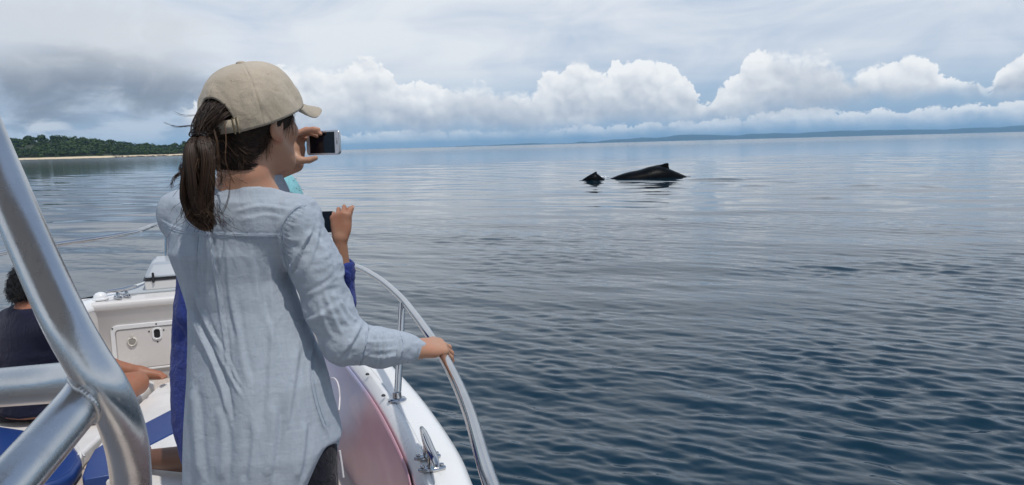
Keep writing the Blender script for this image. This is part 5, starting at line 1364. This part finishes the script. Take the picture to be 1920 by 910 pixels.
    for i in range(4200):
        a = rg.random()*2*PI; r = math.sqrt(rg.random())*1.0; ln = rg.uniform(0.93, 1.03) if rg.random() < 0.5 else rg.uniform(0.55, 1.0)
        ti = t*ln; c = np.stack([np.interp(ti, t, sp[:, j]) for j in range(3)], -1); w_ = np.interp(ti, t, wd)
        lock = math.floor(a/(2*PI)*9); tw = 0.16*np.sin(ti*5+lock*1.7)
        off = np.stack([np.cos(a+tw)*1.0, np.sin(a+tw)*0.72, 0*ti], -1)*(w_*r)[:, None]
        off += (0.0055+0.019*ti[:, None])*np.stack([vnoise(np.stack([ti*3.4+lock*3.1+r*1.7, ti*0+j, ti*0+lock], -1)) for j in (0.2, 4.2, 8.2)], -1)
        Pa.append(c+off); Rr.append(np.full(K, rg.uniform(0.00028, 0.00062))*np.interp(t, [0, 0.75, 1], [1, 1, 0.2])); Ti.append(np.clip(rg.normal(0.08+0.14*r, 0.20), 0, 1)**1.15)
    # looser locks and flyaways
    def lock(pts, n, sd, rad, tn):
        c = resample(spline(pts, 8), K)
        for i in range(n):
            o = rg.normal(0, sd, 3); q = c + o*np.interp(t, [0, 0.3, 1], [0.3, 1, 0.8])[:, None] + 0.004*np.stack([vnoise(np.stack([t*3+i, t*0+j, t*0], -1)) for j in (0.2, 4.2, 8.2)], -1)
            Pa.append(q); Rr.append(np.full(K, rad)*np.interp(t, [0, 0.7, 1], [1, 0.9, 0.2])); Ti.append(np.clip(rg.normal(tn, 0.12), 0, 1))
    lock([tie, P(356, 285, 1.575), P(349, 320, 1.57), P(352, 340, 1.57), P(348, 352, 1.575)], 34, 0.0032, 0.0006, 0.25)
    lock([P(352, 318, 1.575), P(342, 308, 1.572), P(338, 318, 1.57), P(343, 330, 1.57), P(352, 340, 1.572)], 16, 0.0016, 0.0006, 0.35)
    lock([P(354, 328, 1.575), P(338, 325, 1.57), P(326, 334, 1.568), P(320, 352, 1.568)], 14, 0.0014, 0.0006, 0.35)
    lock([P(350, 340, 1.575), P(347, 370, 1.57), P(341, 395, 1.565), P(338, 408, 1.565)], 8, 0.0014, 0.0005, 0.3)
    lock([P(352, 370, 1.575), P(350, 395, 1.57), P(362, 418, 1.57), P(388, 430, 1.575), P(399, 424, 1.578)], 40, 0.0030, 0.0006, 0.42)
    lock([P(374, 233, 1.59), P(352, 236, 1.585), P(328, 237, 1.58), P(306, 229, 1.575)], 5, 0.0012, 0.00045, 0.2)
    lock([P(378, 215, 1.60), P(360, 218, 1.59), P(340, 217, 1.585), P(325, 210, 1.58)], 3, 0.0010, 0.0004, 0.25)
    lock([P(372, 258, 1.585), P(360, 268, 1.58), P(353, 285, 1.575), P(352, 305, 1.575)], 6, 0.0016, 0.0005, 0.4)
    lock([P(420, 225, 1.60), P(424, 262, 1.585), P(423, 300, 1.58), P(432, 330, 1.585), P(440, 345, 1.59)], 5, 0.0009, 0.0005, 0.75)
    lock([P(400, 240, 1.59), P(407, 265, 1.58), P(410, 300, 1.575), P(416, 335, 1.58), P(409, 350, 1.585)], 7, 0.0010, 0.00055, 0.8)
    lock([P(378, 262, 1.58), P(362, 300, 1.56), P(370, 325, 1.555), P(376, 350, 1.56)], 5, 0.0009, 0.0005, 0.7)
    lock([P(432, 335, 1.59), P(428, 370, 1.578), P(418, 395, 1.575), P(406, 410, 1.578)], 4, 0.0008, 0.0004, 0.3)
    for i in range(260):
        p0 = P(rg.uniform(352, 410), rg.uniform(255, 400), 1.56); q = np.cumsum(np.vstack([p0, rg.normal(0, 0.0035, (6, 3))+np.array([rg.normal(0, 0.004), 0, -0.007])]), 0); c = resample(q, K)
        Pa.append(c); Rr.append(np.full(K, 0.0004)); Ti.append(np.clip(rg.normal(0.4, 0.2), 0, 1))
    Vv, Qq = strands(np.array(Pa), np.array(Rr)); po = mesh_obj('ponytail', Vv, Qq, hm, E); add_tint(po, np.repeat(np.array(Ti), K*3))
    ax = unit(sp[2]-sp[0]); u = unit(np.cross(ax, [0, 1, 0.2])); w = np.cross(ax, u)
    ht = MB()
    for o in (-0.003, 0.003): ht.tube([tie+ax*(0.004+o)+(u*math.cos(x)*0.0145+w*math.sin(x)*0.012) for x in np.linspace(0, 2*PI, 25)], 0.0030, 8, cap=False)
    for (dx, dz) in ((-0.0135, 0.001), (-0.0185, -0.004)): ht.tube([tie+np.array([dx, -0.004, dz+0.004])+RT*math.cos(x)*0.0042+UP*math.sin(x)*0.0042 for x in np.linspace(0, 2*PI, 15)], 0.0014, 6, cap=False)
    ht.build('hair_tie', M['rubber'], E)
    # fine hairs on the temple and the neck in front of the ear
    Pa = []; Rr = []; Ti = []; K = 12; t = np.linspace(0, 1, K)[:, None]
    for i in range(160):
        k = i % 3
        if k == 0: st = np.array([rg.uniform(0.070, 0.076), rg.uniform(0.020, 0.055), rg.uniform(-0.002, 0.022)]); en = st+np.array([0.002, rg.uniform(-0.03, 0.008), rg.uniform(-0.045, -0.018)])
        elif k == 1: st = np.array([rg.uniform(0.055, 0.072), rg.uniform(-0.045, -0.02), rg.uniform(-0.055, -0.03)]); en = st+np.array([rg.uniform(-0.01, 0.0), rg.uniform(-0.012, 0.016), rg.uniform(-0.05, -0.02)])
        else: st = np.array([rg.uniform(0.01, 0.05), rg.uniform(-0.085, -0.055), rg.uniform(-0.09, -0.07)]); en = st+np.array([rg.uniform(-0.012, 0.012), rg.uniform(-0.012, 0.0), rg.uniform(-0.035, -0.015)])
        q = st*(1-t)+en*t + np.array([0.003, -0.003, 0])*np.sin(t*PI)*rg.uniform(-1, 1.5); Pa.append(fr.W(q)); Rr.append(np.full(K, 0.0003)); Ti.append(rg.uniform(0.1, 0.7))
    Vv, Qq = strands(np.array(Pa), np.array(Rr)); po = mesh_obj('loose_hair', Vv, Qq, hm, E); po['kind'] = 'stuff'; add_tint(po, np.repeat(np.array(Ti), K*3))
build_hair(WOMAN, HF)

# ---- the phone she holds
def build_phone(name, label, c, right, up, w, h, t, case, black, seen=True, group=None):
    R = unit(right); U = unit(np.array(up)-R*np.dot(R, up)); Nn = np.cross(R, U)     # Nn points at the viewer side (screen)
    def pt(x, y, z): return c + R*x + U*y + Nn*z
    def rrp(hw, hh, r, k=6):
        q = []
        for (cx_, cy_, a0) in ((hw-r, hh-r, 0), (-hw+r, hh-r, .5*PI), (-hw+r, -hh+r, PI), (hw-r, -hh+r, 1.5*PI)):
            for i in range(k+1): a = a0+.5*PI*i/k; q.append((cx_+r*math.cos(a), cy_+r*math.sin(a)))
        return q
    e = empty(name, c); tag(e, label, 'phone', group)
    def slab(poly, z0, z1, nm, mt, par, bv=0.0):
        n = len(poly); V = [pt(x, y, z0) for x, y in poly]+[pt(x, y, z1) for x, y in poly]
        return MB().add(V, [tuple(range(n))[::-1], tuple(range(n, 2*n))]+[(i, (i+1) % n, n+(i+1) % n, n+i) for i in range(n)]).build(nm, mt, par, bevel=bv, seg=3)
    slab(rrp(w/2, h/2, 0.010), -t/2, t/2, 'case', case, e, 0.0022)
    if seen:
        slab(rrp(w/2-0.003, h/2-0.003, 0.008), t/2-0.001, t/2+0.0003, 'front_plate', mat_simple('phone_white', (0.70, 0.70, 0.72), 0.2, coat=0.5), e)
        slab([(x-0.001, y) for x, y in rrp(w/2-0.0165, h/2-0.0045, 0.0006, 1)], t/2-0.0005, t/2+0.0008, 'screen', black, e)
        slab([(w/2-0.0085+x, y) for x, y in rrp(0.0011, 0.0055, 0.001, 3)], t/2-0.0005, t/2+0.0007, 'speaker', M['rubber'], e)
        MB().lathe([(0.0013, 0), (0.0012, 0.0006)], pt(w/2-0.0105, 0.0095, t/2), Nn, 10).build('camera_dot', M['rubber'], e)
        rb = mat_simple('home_ring', (0.45, 0.45, 0.47), 0.3, metal=1.0)
        MB().tube([pt(-w/2+0.0082+0.0048*math.cos(a), 0.0048*math.sin(a), t/2+0.0005) for a in np.linspace(0, 2*PI, 21)], 0.0005, 6, cap=False).build('home_button', rb, e)
    else:
        slab(rrp(w/2-0.002, h/2-0.002, 0.008), t/2-0.001, t/2+0.0004, 'screen', black, e)
    return e
blk, T_, b_, _ = material('screen_glass'); pset(T_, b_, color=(0.004, 0.005, 0.010), rough=0.10, spec=0.25)
ph_c = P(606.5, 268, 2.128); ph_r = P(643.5, 266.5, 2.075)-P(569.5, 269.5, 2.165)
build_phone('phone', 'silver white phone with black screen held level in front of the woman\'s face', ph_c, ph_r, np.array([0.0, 0.02, 1.0]), 0.132, 0.0655, 0.0076, mat_simple('phone_silver', (0.55, 0.56, 0.58), 0.28, metal=0.8), blk)
# ------------------------------------------------------------------ second passenger: kneeling beyond the woman, filming
def lean_torso(rows, yaw, pw=2.25):
    """rows: (centre, half width, half depth) from top to bottom"""
    zs = np.array([r[0][2] for r in rows])[::-1]; cx = np.array([r[0][0] for r in rows])[::-1]; cy = np.array([r[0][1] for r in rows])[::-1]; A = np.array([r[1] for r in rows])[::-1]; B = np.array([r[2] for r in rows])[::-1]
    y_ = math.radians(yaw); rt = (math.cos(y_), -math.sin(y_)); fw = (math.sin(y_), math.cos(y_))
    def f(p):
        z = p[:, 2]; x = p[:, 0]-np.interp(z, zs, cx); y = p[:, 1]-np.interp(z, zs, cy); a = np.interp(z, zs, A); b = np.interp(z, zs, B)
        r = (np.abs((x*rt[0]+y*rt[1])/a)**pw+np.abs((x*fw[0]+y*fw[1])/b)**pw)**(1/pw)
        return np.maximum((r-1)*np.minimum(a, b)*0.92, np.maximum(zs[0]-z, z-zs[-1])).astype(np.float32)
    return boxed(f, np.array([min(cx)-max(A), min(cy)-max(A), zs[0]]), np.array([max(cx)+max(A), max(cy)+max(A), zs[-1]]))
def short_hair(E, fr, mt, n, seed, tint, length, front=0.02):
    rg = np.random.default_rng(seed)
    def base(p):
        q = fr.L(p); d = ell(q, (0, -0.010, 0.020), (0.083, 0.102, 0.094)); d = smin(d, ell(q, (0, -0.055, -0.045), (0.055, 0.045, 0.045)), 0.03)
        cut = (q[:, 1]*0.85-q[:, 2]*0.60-front).astype(np.float32); return smax(d, cut, 0.02)
    V, Q = mesh_sdf(base, fr.c-0.15, fr.c+0.15, 0.006); o = mesh_obj('hair', V, Q, mt, E); add_tint(o, np.full(len(V), tint))
    N = vert_normals(V, Q); k = rg.integers(0, len(V), n); K = 6; t = np.linspace(0, 1, K)
    dirs = N[k]*0.7 + np.array([0, 0, -0.55]) + rg.normal(0, 0.45, (n, 3)); dirs /= np.linalg.norm(dirs, axis=1)[:, None]
    pa = V[k][:, None]+dirs[:, None]*(t[None, :, None]*length*rg.uniform(0.5, 1.2, n)[:, None, None]) + np.array([0, 0, -1.0])*(t**2)[None, :, None]*length*0.35
    Vv, Qq = strands(pa, np.full((n, K), 0.0007)); o = mesh_obj('hair_tufts', Vv, Qq, mt, E); add_tint(o, np.repeat(np.clip(rg.normal(tint, 0.06, n), 0, 1), K*3))
def build_filmer():
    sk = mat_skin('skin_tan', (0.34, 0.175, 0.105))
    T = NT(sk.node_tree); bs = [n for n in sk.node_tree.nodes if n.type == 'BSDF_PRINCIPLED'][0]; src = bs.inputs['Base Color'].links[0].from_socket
    T.set(bs.inputs['Base Color'], T.mix(T.n('ShaderNodeAttribute', attribute_name='tint').outputs['Fac'], src, (0.130, 0.060, 0.036)))      # blends to a darker brown on the lower legs
    blue = mat_cloth('royal_blue_cotton', (0.034, 0.055, 0.235), (0.022, 0.036, 0.16), crumple=0.5, sheen=0.1)
    fr = Frame(P(511, 388, 2.62), 12.0, -4)
    hip = P(425, 800, 2.60); nb = P(488, 452, 2.60); Ls = P(372, 490, 2.60); Rs = P(556, 482, 2.58)
    Le = P(362, 590, 2.56); Lw = P(430, 560, 2.72); Re = P(637, 568, 2.52); Rw = P(638, 447, 2.50)
    rows = [(P(478, 460, 2.60), 0.10, 0.07), (P(440, 500, 2.60), 0.195, 0.095), (P(424, 570, 2.60), 0.190, 0.100), (P(416, 660, 2.60), 0.180, 0.110), (P(418, 740, 2.60), 0.186, 0.125), (P(428, 800, 2.60), 0.184, 0.145), (P(442, 862, 2.60), 0.175, 0.155)]
    tor = lean_torso(rows, 14); inn = lean_torso([(c, a-0.02, b-0.02) for c, a, b in rows], 14)
    palm, fing, tips = hand_prims(Rw, (0.02, 0.10, 1.0), (0.05, -1, 0.1), 1, 0.158, [(52, 70, 40), (50, 72, 42), (50, 72, 42), (52, 70, 40)], 0.07, (10, 0, -10))
    hR = hand_sdf(palm, fing)
    palmL, fingL, _ = hand_prims(Lw, (0.75, 0.1, 0.6), (0, -1, 0.2), -1, 0.165, [(30, 50, 30)]*4, 0.04)
    hL = hand_sdf(palmL, fingL)
    neck = chain([(fr.w(0, -0.02, -0.06), nb, 0.048, 0.060), (nb, Ls, 0.05, 0.046), (nb, Rs, 0.05, 0.046)], 0.03)
    arms = chain([(Ls, Le, 0.044, 0.038), (Le, Lw, 0.036, 0.023), (Rs, Re, 0.044, 0.038), (Re, P(640, 505, 2.51), 0.036, 0.029), (P(640, 505, 2.51), Rw, 0.029, 0.0205)], 0.012)
    k1 = P(455, 840, 2.72); a1 = np.array([P(272, 902, 2.84)[0], P(272, 902, 2.84)[1], CZ+0.045]); k1[2] = CZ+0.085
    k2 = np.array([k1[0]+0.12, k1[1]+0.25, CZ+0.08]); a2 = np.array([a1[0]+0.45, a1[1]+0.22, CZ+0.045])
    mid1 = (k1*0.62+a1*0.38); ft = a1+np.array([-0.05, 0.12, -0.012])
    legs = chain([(hip+np.array([0.05, 0, -0.05]), k1, 0.09, 0.058), (k1, mid1, 0.055, 0.056), (mid1, a1, 0.056, 0.034), (a1, ft, 0.033, 0.024), (hip+np.array([0.05, 0.05, -0.05]), k2, 0.09, 0.06), (k2, a2, 0.056, 0.036), (a2, a2+np.array([-0.12, 0, -0.01]), 0.034, 0.024)], 0.02)
    head = head_sdf(fr)
    def body(p):
        d = smin(head(p), neck(p), 0.03); d = smin(d, inn(p), 0.04); d = smin(d, arms(p), 0.02); d = smin(d, legs(p), 0.03); d = smin(d, hR(p), 0.008); return smin(d, hL(p), 0.008)
    E = empty('person', (hip[0], hip[1], CZ)); tag(E, 'person in royal blue shirt and turquoise cap, mostly hidden beyond the woman in pale blue', 'person', 'people on the boat')
    lo = np.array([a1[0]-0.25, 2.3, CZ-0.02]); hi = np.array([Re[0]+0.12, 3.15, fr.c[2]+0.14])
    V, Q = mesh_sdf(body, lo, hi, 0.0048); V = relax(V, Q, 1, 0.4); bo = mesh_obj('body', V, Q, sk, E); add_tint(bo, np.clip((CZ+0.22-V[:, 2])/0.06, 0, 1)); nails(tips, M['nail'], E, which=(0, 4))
    sl = chain([(Ls, Le, 0.056, 0.050), (Le, Le*0.5+Lw*0.5, 0.050, 0.046), (Rs, Re, 0.056, 0.050), (Re, P(641, 520, 2.515), 0.050, 0.040)], 0.02)
    yk = chain([(nb-np.array([0, 0, 0.02]), Ls, 0.06, 0.053), (nb-np.array([0, 0, 0.02]), Rs, 0.06, 0.053)], 0.03)
    def shirt(p): return smin(smin(tor(p), yk(p), 0.05), sl(p), 0.025)
    Vs, Qs = mesh_sdf(shirt, np.array([Le[0]-0.1, 2.35, rows[-1][0][2]-0.01]), np.array([Re[0]+0.09, 2.95, nb[2]+0.08]), 0.006)
    Vs = relax(Vs, Qs, 3); N = vert_normals(Vs, Qs); D = 0.007*(0.5-np.abs(fbm(Vs*np.array([13, 13, 4.0]), 3))*1.6) + 0.003*fbm(Vs*26, 3); Vs = Vs+N*D[:, None]
    sh = mesh_obj('shirt', Vs, Qs, blue, E)
    # rolled cuff with a tab and button
    m = MB(); c0 = P(642, 520, 2.515); c1 = P(640.5, 492, 2.508)
    ringp = []
    for i in range(5):
        t = i/4; ringp.append(c0*(1-t)+c1*t)
    rr_ = np.array(ringp); Pn = np.zeros((30, 9, 3)); ax = unit(c1-c0); u = unit(np.cross(ax, [0, 1, 0])); w = np.cross(ax, u)
    for k in range(30):
        a = 2*PI*k/30; lump = 1+0.16*float(vnoise(np.array([math.cos(a)*1.6+3, math.sin(a)*1.6, 2.0])))*2
        for j, (s, r) in enumerate(((-0.25, 0.036), (0.0, 0.041), (0.25, 0.040), (0.42, 0.043), (0.6, 0.039), (0.8, 0.042), (0.97, 0.040), (1.05, 0.034), (0.9, 0.029))):
            Pn[k, j] = c0+(c1-c0)*(s+0.07*math.sin(3*a+j)) + (u*math.cos(a)+w*math.sin(a))*r*lump
    m.grid(Pn, closed_u=True); m.build('rolled_cuff', blue, sh, auto=False)
    tbm = MB(); tbm.grid(np.array([[P(641, 500, 2.46), P(650, 506, 2.46)], [P(648, 512, 2.455), P(659, 514, 2.46)], [P(650, 526, 2.46), P(658, 530, 2.47)], [P(646, 538, 2.465), P(653, 543, 2.47)]])); o = tbm.build('cuff_tab', blue, sh, auto=False); s_ = o.modifiers.new('t', 'SOLIDIFY'); s_.thickness = 0.004
    MB().lathe([(0.005, 0), (0.005, 0.002), (0.003, 0.003)], P(642, 503, 2.455), (0.2, -1, 0.1), 12).build('button', M['rubber'], sh)
    cap = build_cap(E, fr, 'teal', ((0.17, 0.40, 0.44), (0.24, 0.52, 0.56)))
    hm = mat_hair('dark_hair', (0.010, 0.007, 0.006), (0.08, 0.05, 0.03)); short_hair(E, fr, hm, 600, 4, 0.1, 0.03)
    cpt = P(588, 417, 2.545); build_phone('phone', 'dark phone gripped in a tanned hand beside the pale blue sleeve', cpt, P(625, 416, 2.53)-P(560, 418, 2.55), np.array([0, 0.06, 1.0]), 0.148, 0.070, 0.009, M['rubber'], blk, seen=False)
build_filmer()

# ------------------------------------------------------------------ third passenger: seated cross-legged at the left
def build_sitter():
    sk = mat_skin('skin_brown', (0.33, 0.145, 0.082)); navy = mat_cloth('navy_jersey', (0.018, 0.020, 0.042), (0.012, 0.013, 0.030), crumple=0.35, sheen=0.1, thr=0.2)
    shorts_m = mat_cloth('charcoal_shorts', (0.024, 0.024, 0.032), (0.016, 0.016, 0.022), crumple=0.5, sheen=0.1)
    fr = Frame(P(66, 536, 3.46), 34.0, -22)
    hip = P(58, 762, 3.48); hip[2] = CZ+0.095; nb = P(66, 579, 3.44); Ls = P(22, 603, 3.50); Rs = P(99, 609, 3.38)
    Re = P(116, 694, 3.44); Rw = P(182, 712, 3.66); Le = P(10, 690, 3.75); Lw = P(120, 700, 3.85)
    rows = [(P(66, 579, 3.45), 0.10, 0.085), (P(60, 612, 3.45), 0.152, 0.11), (P(55, 660, 3.46), 0.160, 0.118), (P(52, 700, 3.47), 0.152, 0.118), (P(54, 745, 3.48), 0.162, 0.128), (np.array([hip[0], hip[1], CZ+0.03]), 0.165, 0.135)]
    tor = lean_torso(rows, 24); inn = lean_torso([(c, a-0.02, b-0.02) for c, a, b in rows], 24)
    rk = P(256, 722, 3.70); rk[2] = CZ+0.085; rf = P(186, 797, 3.38); rf[2] = CZ+0.040; rfo = rf+np.array([-0.02, -0.03, -0.012])
    lk = P(150, 700, 3.95); lk[2] = CZ+0.13; la = P(262, 697, 3.92); la[2] = CZ+0.075; lt = P(298, 697, 3.93); lt[2] = CZ+0.055
    c1 = rk*0.6+rf*0.4
    legs = chain([(hip+np.array([0.07, 0.03, 0]), rk, 0.088, 0.055), (rk, c1, 0.053, 0.052), (c1, rf, 0.050, 0.033), (rf, rfo+np.array([-0.07, -0.03, 0]), 0.032, 0.024), (hip+np.array([0.0, 0.10, 0]), lk, 0.088, 0.056), (lk, lk*0.5+la*0.5, 0.054, 0.050), (lk*0.5+la*0.5, la, 0.050, 0.033), (la, lt, 0.034, 0.023), (la+np.array([0, 0, -0.01]), la+np.array([0.02, -0.03, -0.03]), 0.030, 0.026)], 0.018)
    toes = chain([(lt, lt+np.array([0.035, 0.0-0.012*i, -0.006]), 0.012-0.0012*i, 0.010-0.001*i) for i in range(5)] + [(rfo+np.array([-0.05+0.012*i, -0.03, 0]), rfo+np.array([-0.055+0.014*i, -0.062, -0.004]), 0.011, 0.0095) for i in range(5)], 0.004)
    neck = chain([(fr.w(0, -0.02, -0.06), nb, 0.052, 0.062), (nb, Ls, 0.055, 0.05), (nb, Rs, 0.055, 0.05)], 0.03)
    arms = chain([(Rs, Re, 0.046, 0.038), (Re, Rw, 0.036, 0.024), (Ls, Le, 0.046, 0.038), (Le, Lw, 0.036, 0.024)], 0.012)
    pR, fR, _ = hand_prims(Rw, unit(Rw-Re)+np.array([0.2, 0, -0.1]), (0, -0.2, 1), -1, 0.18, [(20, 30, 20)]*4, 0.05); hR = hand_sdf(pR, fR)
    pL, fL, _ = hand_prims(Lw, (0.9, 0.1, 0), (0, -0.2, 1), 1, 0.18, [(20, 30, 20)]*4, 0.05); hL = hand_sdf(pL, fL)
    head = head_sdf(fr)
    def body(p):
        d = smin(head(p), neck(p), 0.03); d = smin(d, inn(p), 0.04); d = smin(d, arms(p), 0.02); d = smin(d, legs(p), 0.03); d = smin(d, toes(p), 0.012); d = smin(d, hR(p), 0.01); return smin(d, hL(p), 0.01)
    E = empty('person', (hip[0], hip[1], CZ)); tag(E, 'barefoot person in navy shirt sitting on the bow cushion behind the metal tube', 'person', 'people on the boat')
    lo = np.array([Ls[0]-0.3, 3.1, CZ-0.01]); hi = np.array([lt[0]+0.12, 4.12, fr.c[2]+0.15])
    V, Q = mesh_sdf(body, lo, hi, 0.0065); V = relax(V, Q, 1, 0.4); mesh_obj('body', V, Q, sk, E)
    sl = chain([(Rs, Rs*0.35+Re*0.65, 0.060, 0.056), (Ls, Ls*0.35+Le*0.65, 0.060, 0.056), (nb-np.array([0, 0, 0.02]), Ls, 0.064, 0.057), (nb-np.array([0, 0, 0.02]), Rs, 0.064, 0.057)], 0.03)
    def shirt(p): return smax(smin(tor(p), sl(p), 0.05), (CZ+0.045-p[:, 2]).astype(np.float32), 0.01)
    Vs, Qs = mesh_sdf(shirt, np.array([Ls[0]-0.25, 3.1, CZ]), np.array([Rs[0]+0.2, 3.95, nb[2]+0.09]), 0.008)
    Vs = relax(Vs, Qs, 3); N = vert_normals(Vs, Qs); D = 0.010*(0.5-np.abs(fbm(Vs*np.array([7, 7, 22.0]), 3))*1.6)*np.clip((1.55-Vs[:, 2])/0.2, 0.25, 1); mesh_obj('shirt', Vs+N*D[:, None], Qs, navy, E)
    sho = chain([(hip+np.array([0.07, 0.03, 0]), rk*0.70+hip*0.30, 0.104, 0.082), (hip+np.array([0.0, 0.10, 0]), lk*0.68+hip*0.32, 0.104, 0.082), (hip+np.array([-0.06, 0, 0]), hip+np.array([0.06, 0, 0]), 0.115, 0.115)], 0.03)
    Vp, Qp = mesh_sdf(lambda p: smax(sho(p), (CZ+0.003-p[:, 2]).astype(np.float32), 0.01), np.array([hip[0]-0.3, 3.1, CZ-0.02]), np.array([rk[0]+0.1, 4.1, CZ+0.35]), 0.009)
    Np = vert_normals(Vp, Qp); mesh_obj('shorts', Vp+Np*(0.006*fbm(Vp*14, 3))[:, None], Qp, shorts_m, E)
    hm = mat_hair('black_hair', (0.004, 0.0035, 0.0035), (0.015, 0.012, 0.010)); short_hair(E, fr, hm, 2600, 6, 0.06, 0.016, front=0.045)
build_sitter()
# ------------------------------------------------------------------ haze: one closed box of even air round everything
def build_haze():
    mt = bpy.data.materials.new('haze_air'); mt.use_nodes = True; mt.node_tree.nodes.clear(); T = NT(mt.node_tree)
    out = T.n('ShaderNodeOutputMaterial')
    pv = T.n('ShaderNodeVolumePrincipled', {'Color': (0.40, 0.71, 1.0, 1), 'Density': 4.5e-5, 'Anisotropy': 0.0})
    mt.node_tree.links.new(pv.outputs[0], out.inputs['Volume'])
    o = MB().box((0, 0, 113), (80000, 80000, 235)).build('haze', mt, None, smooth=False)
    tag(o, 'thin bluish sea haze that pales the far hills', None, None, 'stuff')
build_haze()
